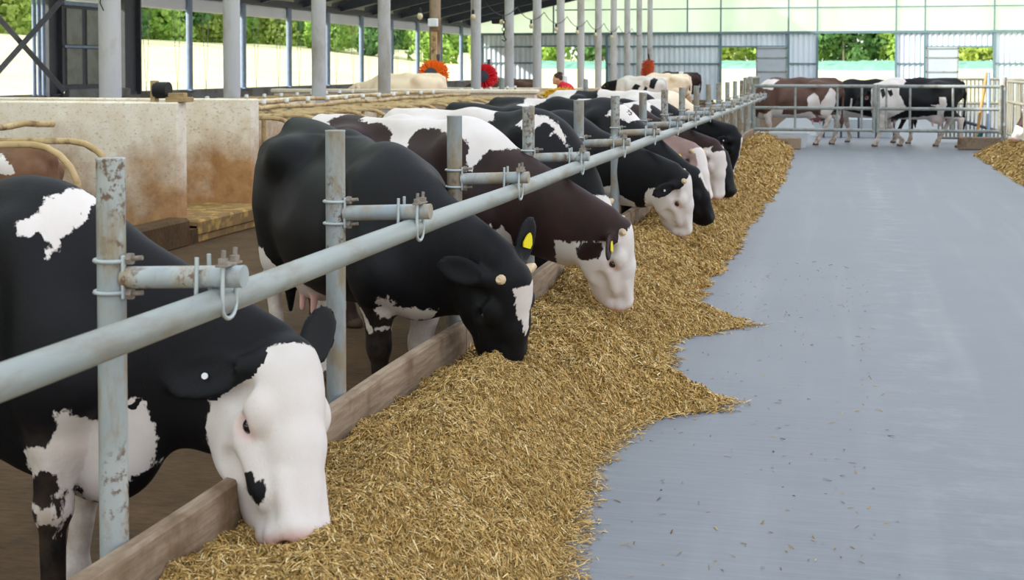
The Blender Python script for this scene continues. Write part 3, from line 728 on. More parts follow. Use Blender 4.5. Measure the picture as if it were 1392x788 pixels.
# opening roller housings / bay on the left wall: dark posts and a dusty double door
b = MB(); b.box((-18.95, 31.27, 2.18), (.10, 1.96, 2.2))
o = struct('door_3', b, 'steel_dark')
for y in (30.80, 31.74):
    q = MB()
    for z in (1.66, 2.66): q.box((-18.89, y, z + .02), (.05, .70, .90))
    q.build('pane', 'dirtyglass', o)
q = MB(); q.box((-18.84, 31.27, 2.18), (.05, 1.96, .06)); q.box((-18.84, 31.27, 3.26), (.06, 2.0, .10)); q.build('door_rail', 'steel_blue', o)
b = MB(); b.box((-18.85, 31.9, .99), (.16, 3.0, .24), bev=.02); struct('baseboard_left', b, 'parapet')

# ------------------------------------------------------------------ columns
def column(name, x, y, r, z0, z1, mat, label, grp, collar=True):
    e = empty(name, (x, y, 0)); tag(e, label, 'column', grp)
    b = MB(); b.lathe((0, 0, 0), [(r, z0), (r, z1)], 24); b.build('shaft', mat, e)
    b = MB(); b.lathe((0, 0, 0), [(r * 1.25, z1 - .12), (r * 1.3, z1)], 24); b.build('cap', mat, e)
    b = MB(); b.lathe((0, 0, 0), [(r * 1.6, z0), (r * 1.6, z0 + .12), (r * 1.15, z0 + .2)], 24); b.build('footing', 'parapet', e); return e
ORD = ['first', 'second', 'third', 'fourth', 'fifth', 'sixth', 'seventh', 'eighth', 'ninth', 'tenth', 'eleventh', 'twelfth', 'thirteenth', 'fourteenth', 'fifteenth', 'sixteenth', 'seventeenth', 'eighteenth', 'nineteenth', 'twentieth']
for i in range(15):
    y = 16.364 + 3.715 * i; m = 'col_brown' if i == 4 else 'col_grey'
    lab = 'mud-browned round concrete column with a small white box, behind the orange brush' if i == 4 else '%s thick round grey concrete column of the stall row, counted from the left' % ORD[i]
    e = column('inner_column', -9.5, y, .135 if i else .145, 0, rz(-9.5) - .1, m, lab, 'round grey columns along the stalls')
    if i == 4:
        q = MB(); q.box((0, -.17, 2.72), (.24, .10, .2), bev=.02); q.build('junction_box', 'curtain', e)
        q = MB(); q.box((.02, -.15, 2.1), (.14, .06, .8)); q.build('conduit', 'mud_pipe', e)
    if i == 0:
        q = MB(); q.box((-.02, -.17, 2.78), (.16, .08, .14), bev=.01); q.build('junction_box', 'curtain', e)
        q = MB(); q.tube([(0, -.19, 2.7), (-.02, -.2, 2.5), (.03, -.2, 2.4)], .008, 6); q.build('cable', 'black', e)
oy = [30.0, 33.75, 37.37, 41.13, 44.91, 48.62, 52.35, 56.1, 59.85, 63.5, 67.2]
k = 0
for i, y in enumerate(sorted(oy)):
    dark = y < 36
    e = empty('side_column', (-19.05, y, 0)); b = MB()
    lab = ['broad dark steel post just left of the dusty double door', 'broad dark steel post just right of the dusty double door'][i] if dark else '%s slim blue-grey steel post of the open left side, counted from the left' % ORD[i - 2]
    if dark:
        wq = (.29, .42)[i]; b.box((0, 0, 2.4), (.06, 2 * wq, 2.95)); b.box((.02, -wq, 2.4), (.3, .06, 2.95)); b.box((.02, wq, 2.4), (.3, .06, 2.95)); b.build('shaft', 'steel_dark', e)
    else:
        b.lathe((0, 0, 0), [(.10, .95), (.10, 3.85)], 18); b.build('shaft', 'steel_blue', e)
    b = MB(); b.box((0, 0, .98), (.34, .42, .05), bev=.01); b.build('base_plate', 'steel_blue' if not dark else 'steel_dark', e)
    tag(e, lab, 'post', 'posts of the open left side')
# crossed braces at the far left, pipes
for i, (p0, p1, lab) in enumerate((((-18.44, 30.3, 3.78), (-18.44, 26.8, 1.45), 'brace rising to the right in the far left bay'), ((-18.64, 26.6, 3.24), (-18.64, 29.9, 1.10), 'brace falling to the right in the far left bay'))):
    b = MB(); b.tube([p0, p1], .085, 4, smooth=False); tag(b.build('steel_brace', 'brace'), 'dark diagonal steel ' + lab, 'brace', 'crossed steel braces')
for i in range(3):
    b = MB(); b.tube([(-18.9, 29.08 + .2 * i, .98), (-18.9, 29.08 + .2 * i, 3.9)], .05, 10)
    tag(b.build('downpipe', 'steel_blue'), ['left of three pale upright pipes beside the left dark post', 'middle of three pale upright pipes beside the left dark post', 'right of three pale upright pipes beside the left dark post'][i], 'pipe', 'pale pipes at the left')
# curtain cords: V pairs in each open bay
ci = 0
for y in np.arange(35.0, 66.0, 1.86):
    yy = float(y)
    for d_ in (-.22, .26):
        b = MB(); b.tube([(-19.2, yy + d_, 3.45), (-19.2, yy + .02 + .02 * (d_ > 0), 1.0)], .008, 5)
        tag(b.build('curtain_cord', 'steel_dark'), 'thin slanting curtain cord in an opening of the left side', 'cord', 'curtain cords of the left side')

# ------------------------------------------------------------------ kerb, feed rail, posts
KX = -1.807
for i, (y0, y1) in enumerate(((1.6, 4.37), (4.38, 6.35), (6.36, 10.2), (10.21, 15.9), (15.91, 22.0), (22.01, 28.3))):
    n = 24; b = MB(); vs = []
    for k in range(n + 1):
        y = y0 + (y1 - y0) * k / n; a = .006 * math.sin(y * 2.1); t = .41 + .008 * math.sin(y * 1.3 + i)
        vs += [(KX - .026 + a, y, -.15), (KX - .026 + a, y, t - .008), (KX - .018 + a, y, t), (KX + .018 + a, y, t), (KX + .026 + a, y, t - .01), (KX + .026 + a, y, -.15)]
    fs = []
    for k in range(n):
        for j in range(6): a, c = k * 6 + j, k * 6 + (j + 1) % 6; fs.append((a, c, c + 6, a + 6))
    fs += [tuple(range(5, -1, -1)), tuple(range(n * 6, n * 6 + 6))]
    b.add(vs, fs); o = b.build('kerb_plank', 'plank')
    tag(o, '%s weathered plank of the feed kerb, counted from the foreground' % ORD[i], 'plank', 'planks of the feed kerb')
RX, RZ, RR = -1.565, 1.047, .037
b = MB(); b.tube([(RX, .8 + .9 * k, RZ + .003 * math.sin(k * 1.7)) for k in range(31)] + [(RX, 28.46, RZ)], RR, 20)
o = b.build('feed_rail', 'galv_clean'); tag(o, 'long galvanised neck rail running along the feed passage above the hay', 'rail')

def ring(b, c, r, axis, rod=.006, arc=(0, 2 * PI), n=20):
    pts = []
    for k in range(n + 1):
        a = arc[0] + (arc[1] - arc[0]) * k / n; u, v = r * math.cos(a), r * math.sin(a)
        pts.append({'z': (c[0] + u, c[1] + v, c[2]), 'y': (c[0] + u, c[1], c[2] + v), 'x': (c[0], c[1] + u, c[2] + v)}[axis])
    b.tube(pts, rod, 8)
def make_post():
    e = empty('rail_post', (0, 0, 0))
    b = MB(); b.lathe((0, 0, 0), [(.0375, -.15), (.0375, 1.408), (.0385, 1.41), (.0385, 1.414), (.0, 1.414)], 24, cap=False); b.build('pipe_post', 'galv', e)
    b = MB(); b.tube([(.036, 0, 1.10), (.375, 0, 1.115)], .029, 18); b.tube([(.372, 0, 1.115), (.377, 0, 1.115)], .0292, 18)
    b.build('bracket_arm', 'galv', e)
    pcs = []
    for z in (1.145, 1.062): b = MB(); ring(b, (0, 0, z), .043, 'z'); pcs.append(b.build('post_clamp', 'galv_thin', e))
    b = MB(); b.box((.043, -.016, 1.103), (.008, .014, .115), bev=.002); b.build('clamp_plate', 'galv_thin', e)
    for pc, z in zip(pcs, (1.15, 1.058)): b = MB(); b.tube([(.046, 0, z), (.062, 0, z)], .016, 6, smooth=False); b.tube([(.05, 0, z), (.09, 0, z + .004)], .007, 6); b.build('clamp_nut', 'rust', pc)
    for x in (.262, .335):
        b = MB(); rx = .302
        p = []
        for s in (-1, 1): 
            pass
        y0 = .0
        # inverted U: over the arm, down both sides and round the rail
        pts = [(x, -.034, 1.165), (x, -.036, 1.11), (x, -.040, 1.06)]
        for k in range(9):
            a = PI * k / 8; pts.append((x, -.040 * math.cos(a), 1.04 - .034 * math.sin(a)))
        pts += [(x, .040, 1.06), (x, .036, 1.11), (x, .034, 1.165)]
        b.tube(pts, .0058, 8); ub = b.build('u_bolt', 'galv_thin', e)
    for s in (-1, 1): b = MB(); b.lathe((.335, .034 * s, 1.148), [(.014, 0), (.014, .016)], 6, False); b.tube([(.335, .034 * s, 1.15), (.337, .034 * s, 1.185)], .006, 6); b.build('bolt_nut', 'rust', ub)
    b = MB(); b.box((.335, 0, 1.146), (.03, .10, .006), bev=.001); b.build('bolt_strap', 'rust', ub)
    return e
proto = make_post()
for i in range(16):
    e = proto if i == 0 else copy_tree(proto); e.location = (-1.867, 3.213 + 1.625 * i, 0)
    tag(e, '%s galvanised post with a clamped bracket arm along the kerb, counted from the foreground' % ORD[i], 'post', 'posts carrying the neck rail')

# ------------------------------------------------------------------ hay
hy_y = np.array([-1, 2.5, 4.243, 4.959, 5.431, 5.892, 6.264, 6.377, 6.461, 6.57, 6.703, 6.798, 6.847, 6.926, 7.112, 7.412, 7.703, 8.016, 8.33, 8.562, 8.824, 8.989, 9.104, 9.285, 10.072, 10.808, 11.899, 12.92, 14.83, 17.4, 20.3, 26.3, 29])
hy_x = np.array([-0.86, -0.88, -0.89, -0.992, -1.026, -0.987, -0.945, -0.822, -0.71, -0.616, -0.556, -0.612, -0.734, -0.875, -0.945, -0.977, -0.995, -1.013, -0.94, -0.782, -0.641, -0.725, -0.93, -1.008, -1.029, -1.018, -0.962, -0.977, -0.966, -0.906, -0.898, -0.95, -1.1])
hr = np.random.default_rng(11)
def vnoise(x, y, s, seed):
    r = np.random.default_rng(seed); T = r.random((256, 256)); x = x * s; y = y * s
    xi = np.floor(x).astype(int); yi = np.floor(y).astype(int); fx = x - xi; fy = y - yi; fx = fx * fx * (3 - 2 * fx); fy = fy * fy * (3 - 2 * fy)
    g = lambda a, b_: T[a % 256, b_ % 256]
    return (g(xi, yi) * (1 - fx) + g(xi + 1, yi) * fx) * (1 - fy) + (g(xi, yi + 1) * (1 - fx) + g(xi + 1, yi + 1) * fx) * fy
HX0 = KX + .026
NOSE = [(-1.52, 3.66), (-1.2, 7.80), (-1.48, 8.9), (-1.2, 11.35), (-1.1, 12.3)]
def hay_edge(y): return np.interp(y, hy_y, hy_x) + .07 * (vnoise(y, y * 0, 3.1, 5) - .5) + .07 * (vnoise(y, y * 0, 9, 6) - .5) + .04 * (vnoise(y, y * 0, 27, 7) - .5)
def hay_h(x, y):
    ed = hay_edge(y); u = np.clip((x - HX0) / (np.minimum(ed, -.9) - HX0), 0, None); 
    u2 = np.clip((x - HX0) / (ed - HX0), 0, 1.0)
    prof = .27 + .05 * np.sin(np.clip(u, 0, 1) * PI) + .05 * (vnoise(y, y * 0, .9, 9) - .5)
    fall = np.clip((1 - u2) / .62, 0, 1) ** .75
    base = prof * fall
    tail = .05 * np.clip((1 - u2) * 6, 0, 1)
    h = np.maximum(base, tail) * (u2 < 1)
    n = .06 * (vnoise(x, y, 2.6, 4) - .5) + .085 * (vnoise(x, y, 6, 1) - .5) + .04 * (vnoise(x, y, 14, 2) - .5) + .018 * (vnoise(x, y, 40, 3) - .5)
    for (a, c_) in NOSE: h = h - .07 * np.exp(-((x - a) ** 2 + (y - c_) ** 2) / .035) * np.clip(h / .15, 0, 1)
    return np.where(u2 < 1, h + n * np.clip(h / .1, 0, 1), -.01)
ys = np.concatenate([np.arange(1.5, 8, .016), np.arange(8, 14, .028), np.arange(14, 29.0, .06)]); t = np.linspace(0, 1.03, 76)
Yg, Tg = np.meshgrid(ys, t, indexing='ij'); Xg = HX0 + Tg * (hay_edge(Yg) - HX0)
Zh = hay_h(Xg, Yg); I = np.arange(Xg.size).reshape(Xg.shape)
Qh = np.stack([I[:-1, :-1], I[:-1, 1:], I[1:, 1:], I[1:, :-1]], -1).reshape(-1, 4)
Vh = np.stack([Xg, Yg, Zh], -1).reshape(-1, 3)
PAL = np.array([srgb(*c)[:3] for c in ((210, 180, 124), (194, 160, 98), (180, 146, 84), (164, 130, 72), (144, 114, 64), (124, 98, 54), (222, 202, 154), (154, 130, 74), (184, 142, 84))])
PW = np.array([.16, .2, .18, .14, .1, .07, .06, .05, .04])
def strands(n, y0, y1, lmin, lmax, wd, r, hf, edge, x0, out=.0, lift=.012):
    y = y0 + (y1 - y0) * r.random(n); u = r.random(n) ** .9 * (1.02 + out * r.random(n) ** 3); x = x0 + u * (edge(y) - x0); z = np.maximum(hf(x, y), 0) + lift * r.random(n) ** 1.5 + .003
    a = r.random(n) * 2 * PI; el = (r.random(n) - .4) * .7; L = (lmin + (lmax - lmin) * r.random(n) ** 2.2) / 2
    e = 1e-2; gx_ = (hf(x + e, y) - hf(x - e, y)) / (2 * e); gy_ = (hf(x, y + e) - hf(x, y - e)) / (2 * e); gx_ = np.clip(gx_, -1, 1); gy_ = np.clip(gy_, -1, 1)
    d = np.stack([np.cos(a), np.sin(a), np.cos(a) * gx_ + np.sin(a) * gy_ + el], 1); d /= np.linalg.norm(d, axis=1)[:, None]
    s = np.stack([-d[:, 1], d[:, 0], (r.random(n) - .5) * 1.2], 1); s /= np.linalg.norm(s, axis=1)[:, None]
    w_ = wd * (.5 + r.random(n)) / 2; c = np.stack([x, y, z], 1); bend = np.zeros((n, 3)); bend[:, 2] = -L * .25 * r.random(n)
    A = c - d * L[:, None]; B = c + d * L[:, None] + bend; sw = s * w_[:, None]
    V = np.stack([A - sw, A + sw, c + sw * 1.1, c - sw * 1.1, B + sw * .8, B - sw * .8], 1).reshape(-1, 3); i = np.arange(n)[:, None] * 6
    Qs = np.concatenate([i + np.array([[0, 1, 2, 3]]), i + np.array([[3, 2, 4, 5]])], 0)
    cc = PAL[r.choice(len(PAL), n, p=PW)] * (.8 + .4 * r.random((n, 1))); return V, Qs, np.repeat(cc, 6, 0)
def hay_object(name, V, Q, SS, label):
    Vs = [V]; Qs = [Q]; Cs = [np.tile(PAL[2], (len(V), 1))]; mi = [np.zeros(len(Q), int)]; o_ = len(V)
    for v, q, c in SS: Vs.append(v); Qs.append(q + o_); Cs.append(c); mi.append(np.ones(len(q), int)); o_ += len(v)
    me = np_mesh(name, np.concatenate(Vs), np.concatenate(Qs), ['hay', 'straw'], True, np.concatenate(mi))
    C_ = np.concatenate(Cs); a = me.color_attributes.new('straw', 'FLOAT_COLOR', 'POINT'); a.data.foreach_set('color', np.concatenate([C_, np.ones((len(C_), 1))], 1).astype(np.float32).ravel())
    o = link(bpy.data.objects.new(name, me)); tag(o, label, 'hay', kind='stuff'); return o
HS = [strands(240000, 2.2, 6.2, .007, .050, .0030, hr, hay_h, hay_edge, HX0, .14), strands(130000, 6.2, 10, .010, .062, .0045, hr, hay_h, hay_edge, HX0, .12),
      strands(90000, 10, 17, .016, .08, .0062, hr, hay_h, hay_edge, HX0, .06), strands(40000, 17, 28.6, .025, .11, .011, hr, hay_h, hay_edge, HX0, .05)]
hay_object('hay', Vh, Qh, HS, 'long heap of golden chopped hay along the kerb under the cows heads')
# hay on the right
hy2 = np.array([12, 20.2, 24.7, 26.5, 28.2, 28.4]); hx2 = np.array([2.47, 2.47, 2.457, 2.40, 2.62, 3.0])
HXR = 3.35
def edge2(y): return np.interp(y, hy2, hx2) + .10 * (vnoise(y, y * 0, 2.1, 25) - .5)
def hay_h2(x, y):
    u = np.clip((HXR - x) / (HXR - edge2(y)), 0, 1); n = .06 * (vnoise(x, y, 4, 31) - .5) + .03 * (vnoise(x, y, 12, 32) - .5)
    h = .25 * np.clip((1 - u) / .7, 0, 1) ** .8; return np.where(u < 1, h + n * np.clip(h / .1, 0, 1), -.01)
ys = np.arange(12, 28.3, .06); t = np.linspace(0, 1.03, 40); Yg, Tg = np.meshgrid(ys, t, indexing='ij'); Xg = HXR + Tg * (edge2(Yg) - HXR); Zh = hay_h2(Xg, Yg); I = np.arange(Xg.size).reshape(Xg.shape)
Q2 = np.stack([I[:-1, :-1], I[1:, :-1], I[1:, 1:], I[:-1, 1:]], -1).reshape(-1, 4)
hay_object('hay', np.stack([Xg, Yg, Zh], -1).reshape(-1, 3), Q2, [strands(24000, 14, 28.2, .03, .14, .013, hr, hay_h2, edge2, HXR, .05)], 'smaller heap of hay at the right edge of the passage')
# a few stray wisps of hay on the bare floor
V, Q, C_ = strands(420, 3.5, 12, .01, .05, .004, hr, lambda x, y: np.zeros_like(x), lambda y: np.full_like(y, .2), -.85, 0, .002)
me = np_mesh('loose_hay', V, Q, ['straw']); a = me.color_attributes.new('straw', 'FLOAT_COLOR', 'POINT'); a.data.foreach_set('color', np.concatenate([C_ * .6, np.ones((len(C_), 1))], 1).astype(np.float32).ravel())
tag(link(bpy.data.objects.new('loose_hay', me)), 'scattered loose wisps of hay lying on the bare concrete passage', 'hay', kind='stuff')

# ------------------------------------------------------------------ gate across the passage, far end
def gate_leaf(x0, x1, y, label, uprights):
    e = empty('gate_leaf', (x0, y, 0)); w_ = x1 - x0
    for nm, z in (('top_rail', 1.275), ('middle_rail', .825), ('bottom_rail', .385)):
        b = MB(); b.tube([(0, 0, z), (w_, 0, z)], .034, 12); b.build(nm, 'galv_clean', e)
    for x in (0.0, w_):
        b = MB(); b.tube([(x, 0, .33), (x, 0, 1.31)], .036, 12); b.build('end_post', 'galv_clean', e)
    for x in uprights:
        b = MB(); b.tube([(x, 0, .39), (x, 0, 1.27)], .024, 10); b.build('upright', 'galv_clean', e)
    tag(e, label, 'gate', 'gate leaves across the passage'); return e
gate_leaf(-1.80, .60, 28.45, 'left leaf of the galvanised tube gate, in front of the red-brown cow', (.84, 1.68, 2.16))
gate_leaf(.68, 3.02, 28.45, 'right leaf of the galvanised tube gate, in front of the black and white cow', (.16, .62, 1.44))
for x, lab in ((-1.87, 'galvanised gate post at the end of the neck rail'), (3.09, 'galvanised gate post at the right end of the gate')):
    e = empty('gate_post', (x, 28.5, 0)); b = MB(); b.lathe((0, 0, 0), [(.05, 0), (.05, 1.46)], 18); b.build('pipe_post', 'galv', e)
    b = MB(); b.lathe((0, 0, 0), [(.052, 1.46), (.03, 1.48)], 18); b.build('cap', 'galv_thin', e)
    b = MB()
    for z in (.5, 1.2): b.lathe((0, 0, z), [(.058, 0), (.058, .06)], 18)
    b.build('hinge', 'galv_thin', e); tag(e, lab, 'post')
# self-locking feed barrier on the right and slatted pen fence behind the gate
def barrier(name, p0, p1, z0, z1, n, mat, label, slant=.05, skip=()):
    e = empty(name, (p0[0], p0[1], 0)); dx, dy = p1[0] - p0[0], p1[1] - p0[1]
    for z in (z0, (z0 + z1) / 2 + .12, z1):
        b = MB(); b.tube([(0, 0, z), (dx, dy, z)], .03, 10); b.build('rail', mat, e)
    for i in range(n + 1):
        t_ = i / n; s = slant if i % 2 else -slant; x, y = dx * t_, dy * t_
        if any(abs(p0[1] + y - q) < .24 for q in skip): continue
        L = math.hypot(dx, dy); ux, uy = dx / L, dy / L
        b = MB(); b.tube([(x - ux * s, y - uy * s, z0), (x + ux * s * .4, y + uy * s * .4, (z0 + z1) / 2), (x - ux * s, y - uy * s, z1)], .020, 8); b.build('bar', mat, e)
    tag(e, label, 'barrier'); return e
barrier('feed_barrier', (3.16, 20.5), (3.16, 28.4), .35, 1.38, 42, 'fence', 'galvanised feed barrier with close upright bars at the right edge', skip=(26.2, 27.4))
barrier('pen_fence', (2.05, 31.5), (3.3, 31.5), .1, 1.40, 15, 'fence', 'pale slatted pen fence behind the right gate leaf', .0)
barrier('pen_fence', (3.4, 31.5), (5.0, 28.6), .1, 1.40, 20, 'fence', 'slatted pen fence angled behind the right gate post', .0)
barrier('pen_fence', (-2.0, 28.6), (-2.0, 33.5), .1, 1.42, 8, 'fence', 'bare pipe fence behind the left gate post', .0)
b = MB(); b.tube([(2.05, 31.2, .62), (3.2, 30.9, .30)], .035, 10); tag(b.build('fence_brace', 'steel_dark'), 'dark sloping bar in front of the pale slatted pen fence', 'bar')
for i, (x, xt, m, lab) in enumerate(((2.72, 2.95, 'pole_orange', 'ochre leaning pole by the right end of the gate'), (2.98, 2.98, 'pole_blue', 'pale blue upright pole by the right end of the gate'))):
    b = MB(); b.tube([(x, 30.3, 0), ((x + xt) / 2, 30.35, .8), (xt, 30.4, 1.55)], .035, 10); tag(b.build('pole', m), lab, 'pole')
def tub(x, y, sx, sy, h, mat, label):
    b = MB(); o_ = [(-1, -1), (1, -1), (1, 1), (-1, 1)]; t_ = .85; vs = [(x + u * sx / 2 * t_, y + v * sy / 2 * t_, .0) for u, v in o_] + [(x + u * sx / 2, y + v * sy / 2, h) for u, v in o_] + [(x + u * (sx / 2 - .05), y + v * (sy / 2 - .05), h) for u, v in o_] + [(x + u * (sx / 2 * t_ - .05), y + v * (sy / 2 * t_ - .05), .06) for u, v in o_]
    fs = [(3, 2, 1, 0)] + [(k * 4 + i, k * 4 + (i + 1) % 4, k * 4 + 4 + (i + 1) % 4, k * 4 + 4 + i) for k in range(3) for i in range(4)] + [(12, 13, 14, 15)]
    b.add(vs, fs); tag(b.build('trough', mat), label, 'trough')
tub(-1.18, 28.95, 1.0, .45, .30, 'tub', 'low white tub on the floor behind the left gate leaf')
b = MB(); b.box((-1.35, 28.05, .12), (1.05, .09, .24), bev=.02); tag(b.build('floor_board', 'plank'), 'short brown board standing at the end of the hay by the gate', 'board')
b = MB(); b.box((2.72, 28.75, .13), (.95, .12, .26), bev=.02); tag(b.build('floor_board', 'plank'), 'short brown board on edge under the right gate leaf', 'board')
tub(.25, 33.6, 2.0, .5, .42, 'tub', 'long white trough on the floor far behind the gate')
e = empty('low_railing', (.3, 33.0, 0))
for x in (-.75, -.35, .05, .45, .85):
    b = MB(); b.box((x, 0, .32), (.05, .05, .64)); b.build('bar', 'steel_dark', e)
b = MB(); b.box((0.05, 0, .66), (2.0, .06, .05)); b.build('rail', 'steel_dark', e); tag(e, 'low dark railing in front of the white trough behind the gate', 'railing')

b = MB(); b.tube([(2.50, 28.98, .03), (2.55, 28.98, .10), (2.66, 28.98, .22), (2.73, 28.98, .36)], [.03, .045, .05, .04], 10); tag(b.build('rubber_hose', 'teal_cloth'), 'short dark teal hose end leaning at the foot of the right gate leaf', 'hose')

# ------------------------------------------------------------------ stall dividers
def make_divider():
    e = empty('stall_divider'); b = MB()
    loop = [(-2.1, 0, 1.02), (-.45, 0, 1.04)] + [(-.45 + .42 * math.sin(a), 0, .62 + .42 * math.cos(a)) for a in [PI * k / 10 for k in range(11)]] + [(-.7, 0, .22), (-1.3, 0, .40), (-2.1, 0, .44)]
    b.tube(loop, .028, 10); b.build('loop', 'mud_pipe', e)
    b = MB(); b.tube([(-2.1, 0, 0), (-2.1, 0, 1.12)], .035, 10); b.build('upright', 'mud_pipe', e)
    b = MB(); b.lathe((-2.1, 0, 1.12), [(.036, 0), (.036, .05), (.02, .06)], 10); b.build('cap', 'white_cap', e)
    b = MB(); b.lathe((-1.7, 0, .985), [(.05, 0), (.05, .06)], 8); b.build('clamp', 'galv_thin', e); return e
dv = make_divider(); first = True; cnt = 0
ysA = [15.35 + .86 * i for i in range(15)] + [29.6 + .86 * i for i in range(7)] + [9.57, 10.13]
for i, y in enumerate(ysA):
    e = dv if first else copy_tree(dv); first = False; e.location = (-6.28 if y > 12 else -5.80, y, 0)
    lab = 'mud-caked tube stall divider with a looped end, in the row behind the feeding cows'
    if y < 12: lab = ['left mud-caked looped stall divider in front of the pale wall', 'right mud-caked looped stall divider in front of the pale wall'][0 if y < 9.8 else 1]
    elif y > 29: lab = 'mud-caked looped stall divider beyond the pale crossover wall'
    tag(e, lab, 'stall divider', 'stall dividers behind the cows' if 12 < y < 29 else ('stall dividers by the pale wall' if y < 12 else 'stall dividers beyond the crossover wall'))
for i in range(17):
    e = copy_tree(dv); e.location = (-12.3, 15.3 + .76 * i, 0); e.rotation_euler = (0, 0, PI)
    tag(e, 'white-capped stall divider in the second row, under the grey columns', 'stall divider', 'stall dividers of the second row')
for i, (x, z, y0, y1, lab) in enumerate(((-7.95, 1.08, 14.8, 28.7, 'upper muddy neck rail along the first stall row'), (-8.45, .98, 14.8, 28.7, 'lower muddy rail along the first stall row'), (-8.75, 1.12, 14.8, 28.7, 'muddy head rail in the middle of the stalls'), (-7.95, 1.08, 8.5, 12.55, 'muddy neck rail in front of the pale wall'), (-8.75, 1.05, 29.2, 36.2, 'muddy rail beyond the pale crossover wall'))):
    b = MB(); b.tube([(x, y0 + (y1 - y0) * k / 16, z + .015 * math.sin(k * 1.9)) for k in range(17)], .033, 10); tag(b.build('stall_rail', 'mud_pipe'), lab, 'rail')
b = MB(); b.box((-9.6, 21.8, .62), (.18, 13.6, 1.0), bev=.03); struct('wall_mid_stall', b, 'wallc')
# small motor and timber on the wall
e = empty('winch_motor', (-6.75, 12.72, 1.30)); b = MB(); b.box((-.13, 0, .09), (.05, .1, .26), bev=.005); b.build('bracket', 'wood', e)
b = MB(); vs = []
b.tube([(-.12, 0, .12), (.03, 0, .12)], .085, 16); b.build('motor', 'black', e); b = MB(); b.tube([(-.135, 0, .12), (-.11, 0, .12)], .06, 16); b.build('end_cap', 'white_tag', e)
tag(e, 'small dark motor clamped to a timber stub on the pale wall', 'motor')
b = MB(); b.box((-6.6, 12.72, 1.325), (.24, .16, .05), bev=.005); b.box((-6.62, 12.72, 1.37), (.16, .13, .045), rz=.1, bev=.005); tag(b.build('timber_block', 'wood'), 'two pale timber offcuts stacked on the wall end beside the motor', 'timber')

# ------------------------------------------------------------------ cow brushes
def brush(x, y, z, r, wd, mat, label, tilt=0.0):
    e = empty('cow_brush', (x, y, z)); e.rotation_euler = (tilt, 0, 0); rr = np.random.default_rng(int(x * -7 + y)); b = MB()
    for i in range(420):
        a = rr.random() * 2 * PI; v = (rr.random() - .5) * wd; rad = r * (.88 + .16 * rr.random()); da = (rr.random() - .5) * .12
        ca, sa = math.cos(a), math.sin(a); p = [(ca * r * .42, v, sa * r * .42)]
        q = (math.cos(a + da) * rad, v * 1.1, math.sin(a + da) * rad); s = .020
        t1 = (-sa * s, 0, ca * s); t2 = (0, s, 0)
        b.add([(p[0][0] + t1[0], p[0][1] + t2[1], p[0][2] + t1[2]), (p[0][0] - t1[0], p[0][1], p[0][2] - t1[2]), (p[0][0], p[0][1] - s, p[0][2]), (q[0] + t1[0] * .7, q[1] + s * .7, q[2] + t1[2] * .7), (q[0] - t1[0] * .7, q[1], q[2] - t1[2] * .7), (q[0], q[1] - s * .7, q[2])], [(0, 1, 4, 3), (1, 2, 5, 4), (2, 0, 3, 5), (3, 4, 5)])
    br = b.build('bristles', mat, e)
    b = MB(); b.tube([(0, -wd * .56, 0), (0, wd * .56, 0)], r * .46, 20); b.build('core', 'steel_dark', e)
    b = MB(); b.tube([(0, -wd * .72, 0), (0, wd * .72, 0)], r * .14, 12); b.box((r * .1, wd * .72, .1), (.07, .06, r * 2.2)); b.build('bracket', 'steel_dark', e)
    tag(e, label, 'brush', 'cow brushes'); return e
brush(-9.2, 30.1, 1.50, .33, .4, 'orange', 'round orange bristled cow brush at the brown column')
brush(-9.44, 35.66, 1.42, .33, .4, 'red', 'round bright red cow brush beside the sixth column')
brush(-8.45, 60.0, 1.50, .30, .9, 'orange_dark', 'worn orange cow brush tilted above the far lying cows', .9)

# ------------------------------------------------------------------ string of bulbs
pts = []; bl = []
for k in range(8):
    y0 = 35.17 + 3.715 * k
    for j in range(8):
        t_ = j / 8; pts.append((-9.32, y0 + 3.715 * t_, 3.42 - .30 * 4 * t_ * (1 - t_)))
    bl.append((-9.32, y0 + 1.86, 3.42 - .30))
b = MB(); b.tube(pts, .012, 6); tag(b.build('light_cable', 'black'), 'sagging black cable strung between the grey columns', 'cable')
def bulb(p):
    e = empty('hanging_bulb', p); b = MB(); b.ball((0, 0, -.19), (.065, .065, .08), 14, 10); b.build('glass', 'bulb', e)
    b = MB(); b.lathe((0, 0, -.14), [(.035, 0), (.035, .12), (.012, .14)], 10); b.build('socket', 'black', e); return e
pb = None
for i, p in enumerate(bl[:6] + [(-9.3, 29.4, 3.0), (-9.1, 33.2, 3.12)]):
    if pb is None: pb = bulb(p); e = pb
    else: e = copy_tree(pb); e.location = p
    tag(e, ('%s bulb of the cable between the columns, counted from the left' % ORD[i]) if i < 6 else ['bare bulb hanging under the roof left of the brown column', 'bare bulb hanging under the roof right of the brown column'][i - 6], 'bulb', 'bulbs under the roof')
e = empty('camera_box', (-9.45, 38.6, 3.02)); b = MB(); b.box((-.38, 0, 0), (.34, .2, .18), bev=.02); b.build('housing', 'black', e); b = MB(); b.tube([(-.22, 0, 0), (-.19, .2, .02)], .03, 8); b.build('bracket', 'black', e)
tag(e, 'small black box camera on the side of the seventh grey column', 'camera')
e = empty('chain_hook', (-9.05, 36.2, 3.0)); b = MB()
for k in range(5): ring(b, (0, 0, -.10 * k), .05, 'y' if k % 2 else 'x', .012, n=12)
b.build('chain', 'black', e); b = MB(); b.tube([(0, 0, -.44), (.02, 0, -.52), (.07, 0, -.58), (.02, 0, -.63), (-.05, 0, -.58)], .014, 8); b.build('hook', 'black', e); tag(e, 'black chain and hook hanging just right of the sixth column', 'hook')
